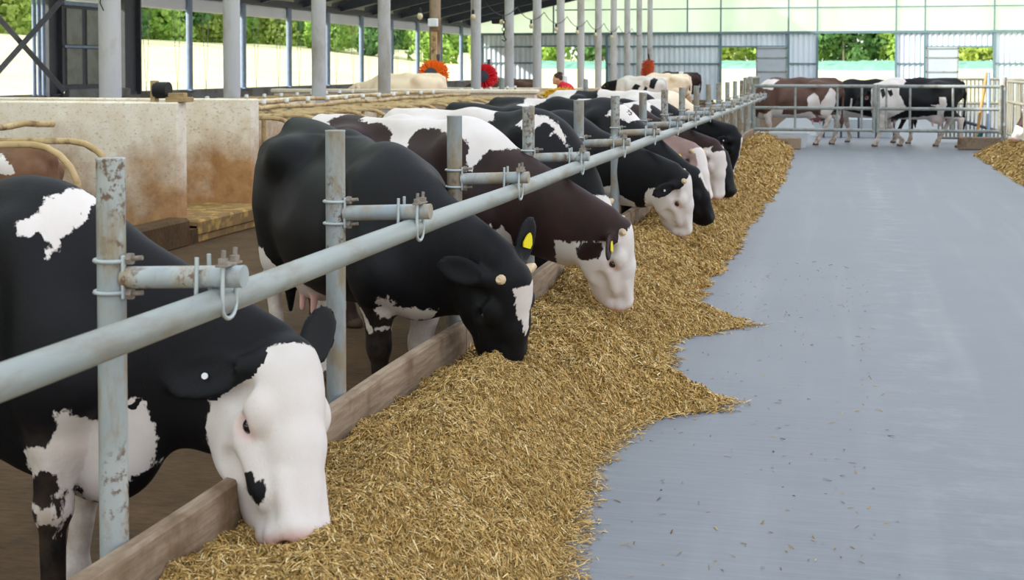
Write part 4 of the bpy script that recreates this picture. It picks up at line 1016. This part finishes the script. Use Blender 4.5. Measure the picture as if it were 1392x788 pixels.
b = MB(); b.tube([(-9.05, 36.2, 3.02), (-9.05, 36.2, rz(-9.05) + .1)], .006, 6); tag(b.build('hook_cord', 'black'), 'thin cord from the roof down to the chain hook', 'cord')
# cable reaching the posts so nothing hangs in the air
for p in ((-9.3, 29.4, 3.0), (-9.1, 33.2, 3.12)):
    b = MB(); b.tube([p, (p[0], p[1], rz(p[0]) + .2)], .006, 6); tag(b.build('bulb_cord', 'black'), 'thin cord from the roof to a bare bulb beside the brown column', 'cord', 'bulb cords')
for x, y, h_, lab in ((-8.3, 33.0, 1.35, 'grey stub post on the pale crossover wall'), (-7.3, 36.05, 1.38, 'white stub post behind the person in red'), (-6.75, 36.1, 1.30, 'short grey stub post right of the person in red')):
    b = MB(); b.lathe((x, y, 0), [(.07, 0), (.07, h_), (.05, h_ + .05)], 12); tag(b.build('stub_post', 'white_cap' if 'white' in lab else 'galv_clean'), lab, 'post')

# ------------------------------------------------------------------ trees beyond the fields
def make_tree(mat, h_, r_, seed, n=3600):
    rr = np.random.default_rng(seed); e = empty('tree')
    cl = [(np.clip(rr.normal(0, r_ * .36), -r_ * .55, r_ * .55), np.clip(rr.normal(0, r_ * .36), -r_ * .55, r_ * .55), h_ * (.10 + .84 * (i + .5) / 20), r_ * (.30 + .26 * rr.random()) * (1.15 - .4 * (i / 20))) for i in range(20)]
    cl.append((0, 0, h_ * .45, r_ * .75)); k = rr.integers(0, len(cl), n); c = np.array(cl)[k]
    d = rr.normal(size=(n, 3)); d /= np.linalg.norm(d, axis=1)[:, None]; P = c[:, :3] + d * (c[:, 3] * (.70 + .35 * rr.random(n)))[:, None]
    u = rr.normal(size=(n, 3)); u /= np.linalg.norm(u, axis=1)[:, None]; v = np.cross(u, d); v /= np.maximum(np.linalg.norm(v, axis=1), 1e-3)[:, None]; s = (.18 + .20 * rr.random(n))[:, None]
    V = np.stack([P - u * s - v * s * .6, P + u * s - v * s * .6, P + u * s * .8 + v * s * .7 + d * s * .3, P - u * s * .8 + v * s * .7 - d * s * .2], 1).reshape(-1, 3)
    V[:, 2] = np.maximum(V[:, 2], .05)
    o = bpy.data.objects.new('foliage', np_mesh('foliage', V, np.arange(n * 4).reshape(-1, 4), [mat], False)); link(o, e)
    b = MB(); b.tube([(0, 0, -.4), (.1, .05, h_ * .35), (-.05, .1, h_ * .75)], [.16, .12, .05], 8)
    for i in range(4): a = i * 1.6; b.tube([(0.05, .05, h_ * (.3 + .1 * i)), (math.cos(a) * r_ * .6, math.sin(a) * r_ * .6, h_ * (.5 + .1 * i))], [.07, .03], 6)
    b.build('trunk', 'bark', e); return e
kinds = [('leaf_a', 9.0, 3.7, 'fresh green leafy tree'), ('leaf_b', 10.5, 3.7, 'deep green dense tree'), ('leaf_c', 8.5, 3.6, 'yellow-green bushy tree')]
protos = [make_tree(m, h_, r_, 40 + i) for i, (m, h_, r_, l) in enumerate(kinds)]; used = [False] * 3
tr = np.random.default_rng(5)
def plant(x, y, k, where, grp, sc=1.0):
    e = protos[k] if not used[k] else copy_tree(protos[k]); used[k] = True
    e.location = (x, y, float(ground_z(np.array(x), np.array(y))) - .1); e.rotation_euler = (0, 0, tr.random() * 6.28); s = sc * (.92 + .12 * tr.random()); e.scale = (s, s, s)
    tag(e, kinds[k][3] + where, 'tree', grp + ', ' + kinds[k][3] + 's')
for i in range(34): plant(-77, 98 + 7.4 * i, [0, 1, 2, 0, 2, 1][i % 6], ' in the row above the bright left field', 'trees above the left field')
for i in range(30): plant(-86, 104 + 7.4 * i, [1, 0, 1, 2][i % 4], ' in the row above the bright left field', 'trees above the left field')
for i in range(20): plant(-77 + 7.0 * i, 161, [0, 2, 0, 1][i % 4], ' beyond the far gable openings', 'trees beyond the gable', .95)
for i in range(10): plant(-10 + 7.0 * i, 170, [2, 0, 1, 0][i % 4], ' beyond the far gable openings', 'trees beyond the gable', .95)

# ------------------------------------------------------------------ cows feeding at the rail
PT = {}
PT = {
    'C0': [('B', 1, -1, [(0.457, 1.277), (0.474, 1.295), (0.487, 1.31), (0.485, 1.345), (0.49, 1.365), (0.509, 1.357), (0.52, 1.371), (0.629, 1.401), (0.715, 1.416), (0.703, 1.376), (0.602, 1.328), (0.612, 1.295), (0.601, 1.255), (0.573, 1.236), (0.573, 1.205), (0.557, 1.186), (0.555, 1.226), (0.534, 1.252), (0.515, 1.259), (0.499, 1.246), (0.486, 1.238), (0.475, 1.258)]), ('B', 1, -1, [(0.627, 0.744), (0.668, 0.759), (0.671, 0.722), (0.693, 0.721), (0.704, 0.695), (0.778, 0.76), (0.813, 0.757), (0.828, 0.691), (0.837, 0.632), (0.808, 0.524), (0.786, 0.52), (0.744, 0.481), (0.639, 0.421), (0.479, 0.362), (0.595, 0.477), (0.586, 0.464), (0.587, 0.411), (0.557, 0.339), (0.556, 0.379), (0.577, 0.428), (0.569, 0.473), (0.584, 0.493), (0.587, 0.54), (0.559, 0.553), (0.51, 0.526), (0.46, 0.474), (0.455, 0.448), (0.524, 0.437), (0.519, 0.423), (0.449, 0.425), (0.436, 0.517), (0.438, 0.586), (0.518, 0.633), (0.571, 0.633), (0.593, 0.652)]), ('B', 1, 1, [(0.3, 0.66), (0.66, 0.7), (0.68, 0.3), (0.3, 0.3)]), ('L', 1, 1, [(0.2, 0.7), (1, 0.7), (1, -0.1), (0.2, -0.1)]), ('L', 1, -1, [(0.2, 0.16), (1, 0.16), (1, -0.1), (0.2, -0.1)]), ('H', 1, 0, [(-0.03, 0.25), (0.7, 0.25), (0.7, -0.24), (0.3, -0.24), (0.2, -0.23), (0.13, -0.2), (0.07, -0.15), (0.035, -0.1), (0.0, -0.05)]), ('E', -1, 0, []), ('H', -1, -1, [(0.315, -0.11), (0.313, -0.084), (0.338, -0.075), (0.351, -0.06), (0.378, -0.063), (0.397, -0.086), (0.373, -0.114), (0.346, -0.121)])],
    'C1': [('F', 1, 0, [(0.05, -0.055), (0.045, 0.06), (0.13, 0.055), (0.2, 0.025), (0.28, 0.0), (0.2, -0.03), (0.12, -0.045)]), ('L', 1, 1, [(0.1, 0.66), (1, 0.66), (1, -0.1), (0.1, -0.1)]), ('L', 1, -1, [(0.3, 0.2), (1, 0.24), (1, -0.1), (0.3, -0.1)]), ('L', 1, -1, [(0.53, 0.62), (0.57, 0.6), (0.585, 0.5), (0.565, 0.48)]), ('L', 1, 0, [(-0.4, 0.72), (-1.1, 0.78), (-1.1, -0.1), (-0.3, -0.1)]), ('B', 1, -1, [(-0.97, 1.06), (-0.91, 1.0), (-0.88, 0.8), (-0.8, 0.72), (-0.8, 0.5), (-1.2, 0.5), (-1.2, 1.06)]), ('B', 1, 0, [(-0.6, 0.66), (-0.1, 0.6), (-0.1, 0.3), (-0.6, 0.3)]), ('B', 1, -1, [(0.704, 0.679), (0.732, 0.68), (0.704, 0.628), (0.875, 0.594), (0.908, 0.559), (0.781, 0.546), (0.622, 0.56), (0.625, 0.601)]), ('B', 1, -1, [(0.594, 0.512), (0.717, 0.572), (0.767, 0.596), (0.725, 0.562), (0.611, 0.502)])],
    'C2': [('B', 1, -1, [(-0.353, 1.433), (-0.148, 1.446), (0.087, 1.45), (0.368, 1.447), (0.532, 1.441), (0.745, 1.432), (0.9, 1.381), (1.001, 1.326), (1.076, 1.233), (0.996, 1.238), (0.961, 1.25), (0.91, 1.269), (0.879, 1.264), (0.784, 1.22), (0.74, 1.227), (0.711, 1.219), (0.671, 1.222), (0.629, 1.188), (0.613, 1.147), (0.597, 1.105), (0.569, 1.113), (0.553, 1.175), (0.535, 1.258), (0.491, 1.287), (0.344, 1.316), (0.297, 1.322), (0.229, 1.333), (0.128, 1.334), (0.082, 1.316), (0.054, 1.272), (0.079, 1.222), (0.054, 1.209), (0.014, 1.212), (-0.074, 1.247), (-0.08, 1.295), (-0.128, 1.338), (-0.222, 1.348), (-0.307, 1.359), (-0.424, 1.374)]), ('B', 1, -1, [(-0.886, 1.339), (-0.787, 1.449), (-0.582, 1.462), (-0.513, 1.431), (-0.647, 1.356), (-0.563, 1.285), (-0.769, 1.285)]), ('B', 1, 0, [(0.668, 0.748), (0.723, 0.776), (0.747, 0.802), (0.758, 0.774), (0.799, 0.802), (0.803, 0.767), (0.835, 0.743), (0.805, 0.624), (1.038, 0.599), (0.988, 0.503), (0.594, 0.451), (0.624, 0.623)]), ('H', 1, 0, [(-0.04, 0.25), (0.7, 0.25), (0.7, -0.29), (0.12, -0.29), (0.08, -0.26), (0.06, -0.2), (0.05, -0.12), (0.02, -0.06)]), ('H', 1, 0, [(0.08, -0.16), (0.25, -0.2), (0.32, -0.36), (0.1, -0.36)]), ('E', -1, 0, []), ('H', -1, -1, [(0.115, -0.246), (0.054, -0.207), (0.04, -0.168), (0.071, -0.127), (0.118, -0.119), (0.148, -0.146), (0.16, -0.191), (0.159, -0.246)]), ('L', 1, 0, [(0.2, 0.55), (1, 0.55), (1, -0.1), (0.2, -0.1)])],
    'C3': [('B', 1, -1, [(0.366, 1.306), (0.388, 1.356), (0.455, 1.375), (0.512, 1.368), (0.574, 1.34), (0.64, 1.288), (0.687, 1.225), (0.733, 1.151), (0.716, 1.158), (0.659, 1.242), (0.63, 1.267), (0.603, 1.243), (0.605, 1.264), (0.616, 1.281), (0.6, 1.306), (0.563, 1.326), (0.533, 1.328), (0.516, 1.302), (0.512, 1.271), (0.449, 1.277), (0.413, 1.297)]), ('B', 1, 0, [(-0.9, 1.5), (0.05, 1.5), (0.12, 1.33), (0.0, 1.3), (-0.12, 1.31), (-0.25, 1.27), (-0.6, 1.25), (-0.9, 1.22)]), ('F', 1, 0, [(0.0, -0.06), (0.0, 0.05), (0.5, 0.05), (0.5, -0.05)])],
    'C4': [('H', 1, 0, [(-0.04, 0.25), (0.7, 0.25), (0.7, -0.29), (0.12, -0.29), (0.08, -0.26), (0.06, -0.2), (0.05, -0.12), (0.02, -0.06)]), ('E', -1, 0, []), ('B', 1, 0, [(0.46, 0.88), (0.56, 0.98), (0.7, 0.98), (0.8, 0.8), (0.86, 0.62), (0.8, 0.4), (0.35, 0.4)]), ('B', 1, -1, [(0.749, 0.644), (0.851, 0.746), (0.914, 0.757), (0.989, 0.754), (1.006, 0.694), (1.07, 0.663), (1.137, 0.632), (1.126, 0.597), (1.043, 0.55), (1.003, 0.522), (0.963, 0.536), (0.895, 0.603), (0.885, 0.649), (0.834, 0.669), (0.76, 0.63)]), ('L', 1, 0, [(0.2, 0.5), (1, 0.5), (1, -0.1), (0.2, -0.1)])],
    'C5': [('B', 1, -1, [(0.519, 1.251), (0.521, 1.299), (0.534, 1.317), (0.625, 1.377), (0.646, 1.299), (0.684, 1.272), (0.77, 1.294), (0.812, 1.277), (0.875, 1.307), (0.927, 1.275), (0.916, 1.253), (0.812, 1.242), (0.707, 1.203), (0.649, 1.231), (0.563, 1.251)]), ('B', 1, 0, [(-0.367, 1.296), (-0.406, 1.343), (-0.461, 1.395), (-0.172, 1.401), (-0.21, 1.374), (-0.302, 1.324), (-0.339, 1.315), (-0.343, 1.291)]), ('F', 1, 0, [(0.03, -0.035), (0.03, 0.02), (0.2, 0.02), (0.26, -0.005), (0.15, -0.02)])],
    'C6': [('F', 1, 0, [(-0.02, -0.06), (-0.02, 0.06), (0.5, 0.08), (0.5, -0.08)]), ('B', 1, 0, [(-0.7, 1.5), (-0.1, 1.5), (-0.1, 1.2), (-0.4, 1.05), (-0.7, 1.2)])],
    'C7': [('H', 1, 0, [(-0.04, 0.25), (0.7, 0.25), (0.7, -0.29), (0.12, -0.29), (0.08, -0.26), (0.06, -0.2), (0.05, -0.12), (0.02, -0.06)]), ('H', 1, 0, [(-0.05, -0.05), (0.2, -0.05), (0.2, -0.4), (0.1, -0.4)]), ('B', 1, -1, [(0.05, 1.5), (0.42, 1.5), (0.5, 1.22), (0.4, 1.1), (0.28, 1.17), (0.12, 1.2)])],
    'C8': [('B', 1, -1, [(0.1, 1.5), (0.45, 1.5), (0.62, 1.25), (0.75, 1.05), (0.68, 1.0), (0.52, 1.1), (0.38, 1.22), (0.2, 1.3)]), ('B', 1, 0, [(-0.6, 1.5), (-0.25, 1.5), (-0.3, 1.15), (-0.6, 1.25)])],
    'C9': [('F', 1, 0, [(0.0, -0.04), (0.0, 0.05), (0.12, 0.03), (0.3, 0.02), (0.5, 0.03), (0.5, -0.02), (0.2, -0.01)]), ('B', 1, -1, [(0.2, 1.5), (0.5, 1.5), (0.6, 1.15), (0.45, 1.0), (0.3, 1.2)]), ('B', 1, 0, [(-0.9, 1.5), (-0.3, 1.5), (-0.35, 1.1), (-0.9, 1.15)])],
    'C10': [('B', 1, 0, [(-0.2, 1.6), (0.5, 1.6), (0.6, 1.1), (0.3, 1.0), (0.1, 1.2), (-0.1, 1.1)]), ('B', 1, 0, [(-1, 1.6), (-0.5, 1.6), (-0.5, 1.1), (-1, 1.1)])],
    'C11': [('B', 1, 0, [(-0.3, 1.6), (0.4, 1.6), (0.4, 1.0), (0.1, 0.8), (-0.3, 1.0)])],
    'X1': [('B', 1, 0, [(0.702, 1.304), (0.558, 1.354), (0.406, 1.368), (0.306, 1.35), (0.396, 1.281), (0.435, 1.143), (0.637, 1.166), (0.751, 1.216)]), ('B', 1, 1, [(-0.268, 0.972), (-0.4, 1.104), (-0.491, 1.011), (-0.506, 0.911), (-0.56, 0.787), (-0.281, 0.798)]), ('B', 1, 1, [(-0.536, 0.861), (-0.655, 1.061), (-0.726, 1.21), (-0.836, 1.098), (-0.838, 0.811), (-0.789, 0.576), (-0.537, 0.636)]), ('B', 1, 0, [(0.793, 0.37), (0.723, 0.672), (0.568, 0.639), (0.457, 0.741), (0.221, 0.743), (0.248, 0.64), (0.001, 0.631), (-0.341, 0.709), (-0.438, 0.582), (-0.195, 0.48), (0.446, 0.525), (0.559, 0.309)]), ('L', 1, 0, [(-1.2, 0.62), (1.2, 0.62), (1.2, -0.1), (-1.2, -0.1)])],
    'X2': [('B', 1, 0, [(0.1, 0.62), (0.62, 0.75), (0.8, 0.5), (-0.6, 0.4)]), ('L', 1, 0, [(0.2, 0.55), (1.2, 0.55), (1.2, -0.1), (0.2, -0.1)]), ('L', 1, 0, [(-1.2, 0.3), (0.0, 0.3), (0.0, -0.1), (-1.2, -0.1)]), ('B', 1, 1, [(0.36, 0.98), (0.4, 0.98), (0.42, 0.78), (0.38, 0.78)])],
    'X3': [('B', 1, 0, [(0.833, 1.213), (0.715, 1.328), (0.438, 1.408), (0.239, 1.441), (0.157, 1.328), (0.237, 1.218), (0.299, 1.186), (0.285, 1.06), (0.255, 0.997), (0.198, 0.871), (0.145, 0.775), (0.309, 0.676), (0.487, 0.573), (0.832, 0.575)]), ('B', -1, 1, [(0.662, 1.151), (0.589, 1.191), (0.554, 1.058), (0.621, 0.979)]), ('B', -1, 1, [(0.523, 1.138), (0.437, 1.16), (0.411, 1.058), (0.467, 1.014)]), ('B', 1, 1, [(-0.474, 1.016), (-0.6, 1.017), (-0.617, 0.875), (-0.557, 0.684), (-0.662, 0.402), (-0.451, 0.4), (-0.436, 0.81), (-0.319, 0.858), (-0.477, 0.874)]), ('L', 1, 0, [(-1.2, 0.6), (1.2, 0.7), (1.2, -0.1), (-1.2, -0.1)]), ('B', 1, 0, [(-0.5, 0.66), (0.3, 0.58), (0.3, 0.3), (-0.5, 0.3)])],
    'L0': [('B', 1, 1, [(-0.472, 0.77), (-0.528, 0.761), (-0.616, 0.717), (-0.687, 0.673), (-0.74, 0.601), (-0.659, 0.591), (-0.532, 0.617)]), ('B', 1, 1, [(-0.569, 0.883), (-0.659, 0.941), (-0.742, 0.924), (-0.817, 0.831), (-0.857, 0.808), (-0.747, 0.83), (-0.633, 0.837)])],
    'L2': [],
    'L3': [('B', 1, 0, [(-1.3, 1.5), (0.75, 1.5), (0.75, -0.1), (-1.3, -0.1)]), ('B', -1, 0, [(-0.2, 0.55), (0.0, 0.62), (0.1, 0.45), (-0.1, 0.38)]), ('B', -1, 0, [(-0.75, 0.75), (-0.55, 0.8), (-0.5, 0.5), (-0.68, 0.45)]), ('B', -1, 0, [(-0.45, 0.5), (-0.35, 0.55), (-0.3, 0.4), (-0.42, 0.35)])],
    'L5': [('B', 1, 0, [(-0.3, 0.9), (-0.1, 0.9), (-0.15, 0.7), (-0.3, 0.7)])],
    'R0': [('F', 1, 0, [(0.25, -0.1), (0.25, 0.1), (0.6, 0.1), (0.6, -0.1)]), ('H', 1, 0, [(0.3, 0.2), (0.6, 0.2), (0.6, -0.3), (0.3, -0.3)])],
    'R1': [('H', 1, 0, [(-0.04, 0.25), (0.7, 0.25), (0.7, -0.29), (0.12, -0.29), (0.08, -0.26), (0.06, -0.2), (0.05, -0.12), (0.02, -0.06)])],
}

def pts(k): return PT.get(k, [])
make_cow('C0', 'nearest black and white cow, its white face marked by a black cheek spot', 'coat_black', (-2.93, 3.90), -1, (-1.635, 3.92, .78), (-1.495, 3.70, .245), -22, 1.03, .0095,
         ears=((-.85, .55, .05), (.06, -.55, -.83)), patches=pts('C0'), tags=((-1, 'white_tag'),), hs=1.05, brisket=.14, feet={'fl': (.44, .13)})
make_cow('C1', 'nearly all black cow with a white forehead blaze, second in the row', 'coat_black', (-2.48, 6.74), -46, (-1.42, 5.98, .72), (-1.46, 6.11, .18), -33, 1.07, .0095,
         feet={'fr': (.55, -.12), 'fl': (.52, .03), 'hr': (-.72, -.12), 'hl': (-.70, .12)}, ears=((-.88, .42, -.10), (-.25, -.50, -.85)), patches=pts('C1'), horns=1, tags=((1, 'yellow_tag'), (-1, 'yellow_tag', 1)), pink_nose=False, hs=1.06, tilt=.12, brisket=-.10)
make_cow('C2', 'dark brown cow with white back patches and a white face, third in the row', 'coat_brown', (-2.70, 8.46), -22, (-1.20, 7.68, .76), (-1.18, 7.84, .255), 6, 1.06, .0115,
         ears=((-.75, .35, -.65), (.05, -.95, -.12)), patches=pts('C2'), horns=1, tags=((-1, 'yellow_tag'),))
make_cow('C3', 'black cow with a white back strip and blazed head half hidden behind the brown cow', 'coat_black', (-2.50, 9.5), -22, (-1.60, 9.15, .77), (-1.48, 8.92, .29), -40, 1.07, .014, tilt=.02, patches=pts('C3'), horns=1)
make_cow('C4', 'large black cow with a fully white face, feeding past the fourth post', 'coat_black', (-2.75, 11.9), -22, (-1.25, 11.2, .77), (-1.22, 11.40, .26), 3, 1.05, .0125, tilt=.09, ears=((-.5, .6, -.6), (.0, -.6, -.8)), patches=pts('C4'), horns=1, tags=((-1, 'white_tag'),))
make_cow('C5', 'black cow with a white saddle patch and a thin white blaze', 'coat_black', (-2.56, 12.8), -24, (-1.27, 12.08, .74), (-1.11, 12.36, .27), -8, 1.08, .014, patches=pts('C5'), pink_nose=False)
make_cow('C6', 'taupe and white cow with a yellow ear tag, mostly hidden mid-row', 'coat_grey', (-2.7, 13.9), -28, (-1.42, 13.85, .82), (-1.29, 13.72, .32), -36, 1.0, .016, ears=((-.4, .75, -.4), (.12, -.9, -.15)), patches=pts('C6'), horns=1, tags=((-1, 'yellow_tag'),))
make_cow('C7', 'brown cow with a narrow white face and dark eye, in the far group', 'coat_brown', (-2.6, 15.05), -32, (-1.24, 14.24, .79), (-1.23, 14.29, .27), -42, 1.0, .016, patches=pts('C7'), tags=())
make_cow('C8', 'black cow with its muzzle low in the hay, second from the end of the row', 'coat_black', (-2.65, 15.95), -25, (-1.27, 15.0, .74), (-1.13, 14.86, .28), -30, 1.0, .018, patches=pts('C8'), pink_nose=False)
make_cow('C9', 'black cow with a thin white forehead line, last head along the hay', 'coat_black', (-2.6, 17.0), -25, (-1.18, 16.2, .84), (-1.28, 16.35, .36), -14, 1.0, .018, patches=pts('C9'), pink_nose=False, tags=((-1, 'white_tag'),))
make_cow('C10', 'black and white cow standing behind the far posts of the rail', 'coat_black', (-3.3, 19.6), -15, (-2.1, 19.2, .80), (-2.0, 19.1, .30), -20, 1.05, .02, patches=pts('C10'))
make_cow('C11', 'pinkish white and brown cow standing near the end of the rail', 'coat_cream', (-3.2, 23.0), -20, (-2.1, 22.6, .8), (-2.0, 22.5, .3), -20, 1.0, .02, patches=pts('C11'))
# ------------------------------------------------------------------ cows walking behind the gate
make_cow('X1', 'red-brown and white cow with head lowered behind the left gate leaf', 'coat_red', (-1.02, 29.75), 180, (-2.02, 29.7, 1.0), (-2.2, 29.62, .48), 200, 1.03, .016, 0,
         feet={'fr': (.55, -.14), 'fl': (.50, .14), 'hr': (-.80, -.15), 'hl': (-.48, .15, .0)}, patches=pts('X1'), dirty=1.1, group=None)
make_cow('X2', 'black cow with a white belly mark, between the two cows behind the gate', 'coat_black', (.55, 30.65), 180, (-.55, 30.7, 1.05), (-.85, 30.7, .62), 200, 1.0, .018, 0,
         feet={'fr': (.42, -.14), 'fl': (.75, .14), 'hr': (-.55, -.15), 'hl': (-.85, .15)}, patches=pts('X2'), dirty=1.1)
make_cow('X3', 'black cow with white shoulders and legs walking behind the right gate leaf', 'coat_black', (1.42, 29.45), 180, (.45, 29.5, 1.25), (.20, 29.5, .80), 200, 1.03, .016, 0,
         feet={'fr': (.22, -.14, 0, .12), 'fl': (.72, .14), 'hr': (-.48, -.15), 'hl': (-.88, .15)}, patches=pts('X3'), dirty=1.1)
# ------------------------------------------------------------------ cows resting or standing in the stalls
make_cow('L0', 'brown and white cow lying in the stall in front of the pale wall', 'coat_tan', (-7.75, 10.9), 172, (-9.05, 11.2, .95), (-9.5, 11.3, .75), 172, 1.0, .016, 0.12, lying=True, patches=pts('L0'))
make_cow('L1', 'cream cow standing in a far stall below the orange brush', 'coat_cream', (-9.75, 29.5), 180, (-10.8, 29.45, 1.30), (-11.2, 29.45, 1.05), 180, 1.05, .022, 0.06, patches=pts('L1'))
make_cow('L2', 'brown cow lying on the far stalls right of the red brush', 'coat_red', (-10.6, 43.0), 175, (-11.8, 43.0, 1.15), (-12.2, 43.0, .95), 180, 1.0, .024, 0.45, lying=True, patches=pts('L2'))
make_cow('L3', 'white cow with black spots lying on the far stalls under the worn orange brush', 'coat_black', (-6.9, 47.0), 160, (-8.1, 47.4, 1.15), (-8.4, 47.5, .9), 170, 1.1, .022, 0.42, lying=True, patches=pts('L3'))
make_cow('L4', 'yellowish cream cow lying right of the spotted white cow', 'coat_cream', (-6.6, 51.5), 165, (-7.8, 51.8, 1.2), (-8.1, 51.8, .95), 170, 1.1, .024, 0.5, lying=True, patches=pts('L4'))
make_cow('L5', 'dark cow with a white mark lying farthest along the stalls', 'coat_brown', (-6.6, 55.5), 160, (-7.8, 55.8, 1.2), (-8.1, 55.8, .95), 170, 1.1, .024, 0.55, lying=True, patches=pts('L5'))
b = MB(); b.box((-9.0, 49.5, .19), (5.6, 16, .58), bev=.03); struct('floor_far_stalls', b, 'wallc')
b = MB(); b.box((-11.2, 43.0, .19), (3.0, 1.6, .52), bev=.03); struct('floor_far_stall_bed', b, 'alley')
# ------------------------------------------------------------------ cows on the right
make_cow('R0', 'brown cow with a white muzzle reaching in low at the right edge', 'coat_brown', (4.28, 26.2), 180, (3.20, 26.2, .80), (2.95, 26.15, .36), 195, 1.0, .018, 0, patches=pts('R0'), tags=((1, 'yellow_tag'),))
make_cow('R1', 'white-faced cow looking over the barrier at the right edge', 'coat_black', (4.50, 27.4), 180, (3.55, 27.4, 1.12), (3.18, 27.35, .82), 190, 1.0, .018, 0, patches=pts('R1'))
# ------------------------------------------------------------------ person
def make_person():
    base = np.array([-5.62, 27.9, -.15]); f = Field((-1.0, -.5, 0), (.8, .5, 1.85), .016)
    # facing -x, bent forward over an armful of straw
    hip = np.array([.28, 0, .92]); ch_ = np.array([-.02, 0, 1.32]); nk = np.array([-.12, 0, 1.45]); hd = np.array([-.22, -.02, 1.56])
    f.cone(hip, ch_, .155, .165, .06, 'shirt', ((0, 1, 0), 1.25)); f.cone(ch_, nk, .15, .075, .06, 'shirt', ((0, 1, 0), 1.2)); f.cone(nk, hd, .055, .055, .02, 'skin')
    f.ell(hd, (.098, .075, .118), .03, 'skin'); f.ell(hd + [-.085, 0, -.015], (.022, .014, .024), .015, 'skin'); f.ell(hd + [-.065, 0, -.075], (.035, .04, .035), .02, 'skin')
    for s in (-1, 1):
        f.ell(hd + [-.005, .078 * s, -.01], (.022, .012, .032), .01, 'skin'); f.ell(hd + [-.085, .032 * s, .012], (.016, .018, .012), .01, 'skin', sub=True)
        sh = ch_ + [-.03, .20 * s, .06]; el_ = np.array([-.10, .27 * s, 1.02]); wr = np.array([-.34, .14 * s, 1.00])
        f.cone(sh, el_, .068, .052, .04, 'shirt'); f.cone(el_, wr, .050, .034, .02, 'skin'); pm = wr + [-.07, -.02 * s, -.01]
        f.cone(wr, pm, .032, .036, .015, 'skin', ((0, 0, 1), .6))
        for k in range(4):
            kn = pm + [-.045, (-.027 + .018 * k) * 1.0, .012]; tp = kn + [-.03, -.01 * s, -.035 - .004 * (k % 3)]
            f.cone(pm + [0, -.027 + .018 * k, .004], kn, .010, .009, .006, 'skin'); f.cone(kn, tp, .009, .008, .006, 'skin')
        f.cone(wr + [-.03, -.03 * s, .01], wr + [-.075, -.065 * s, -.005], .012, .009, .008, 'skin')
        kn_ = np.array([.16, .11 * s, .50]); an = np.array([.26, .12 * s, .09])
        f.cone(hip + [0, .09 * s, -.02], kn_, .105, .068, .05, 'jeans'); f.cone(kn_, an, .066, .045, .03, 'jeans'); f.ell(an + [-.07, 0, -.045], (.13, .05, .045), .03, 'boot')
    P, Q = f.mesh(1); g = f.groups(P); order = ['skin', 'shirt', 'jeans', 'boot']; gi = np.array([order.index(x) if x in order else 0 for x in g])
    me = np_mesh('person', P, Q, ['skin', 'shirt', 'jeans', 'black'], True, gi[Q[:, 0]]); o = link(bpy.data.objects.new('person', me)); o.location = base; o.rotation_euler = (0, 0, .55)
    tag(o, 'person with short brown hair in a red shirt bending over golden straw', 'person')
    rr = np.random.default_rng(3); b = MB(); b.ball((hd[0] + .018, hd[1], hd[2] + .035), (.102, .083, .105), 18, 12)
    for i in range(90):
        a = rr.random() * 2 * PI; t = rr.random() * .9; d = np.array([math.sin(t) * math.cos(a) * .9 + .15, math.sin(t) * math.sin(a), math.cos(t)]); c = np.array([hd[0] + .018, hd[1], hd[2] + .035]) + d * [.10, .082, .103]
        b.tube([c, c + d * .016 + [.02, 0, .0]], [.008, .003], 5)
    b.build('hair', 'hair', o)
    return base
pbase = make_person()
rr = np.random.default_rng(17); b = MB()
for i in range(900):
    d = rr.normal(size=3); d /= np.linalg.norm(d); r_ = rr.random() ** .4; c = np.array([-5.62, 27.38, 1.08]) + d * r_ * np.array([.36, .20, .14]); u = rr.normal(size=3); u[2] *= .4; u /= np.linalg.norm(u)
    b.tube([c - u * .09, c + u * .02 + [0, 0, .012], c + u * .09], .007, 4)
tag(b.build('straw_armful', 'straw_gold'), 'armful of golden straw held by the person in red', 'straw', kind='stuff')
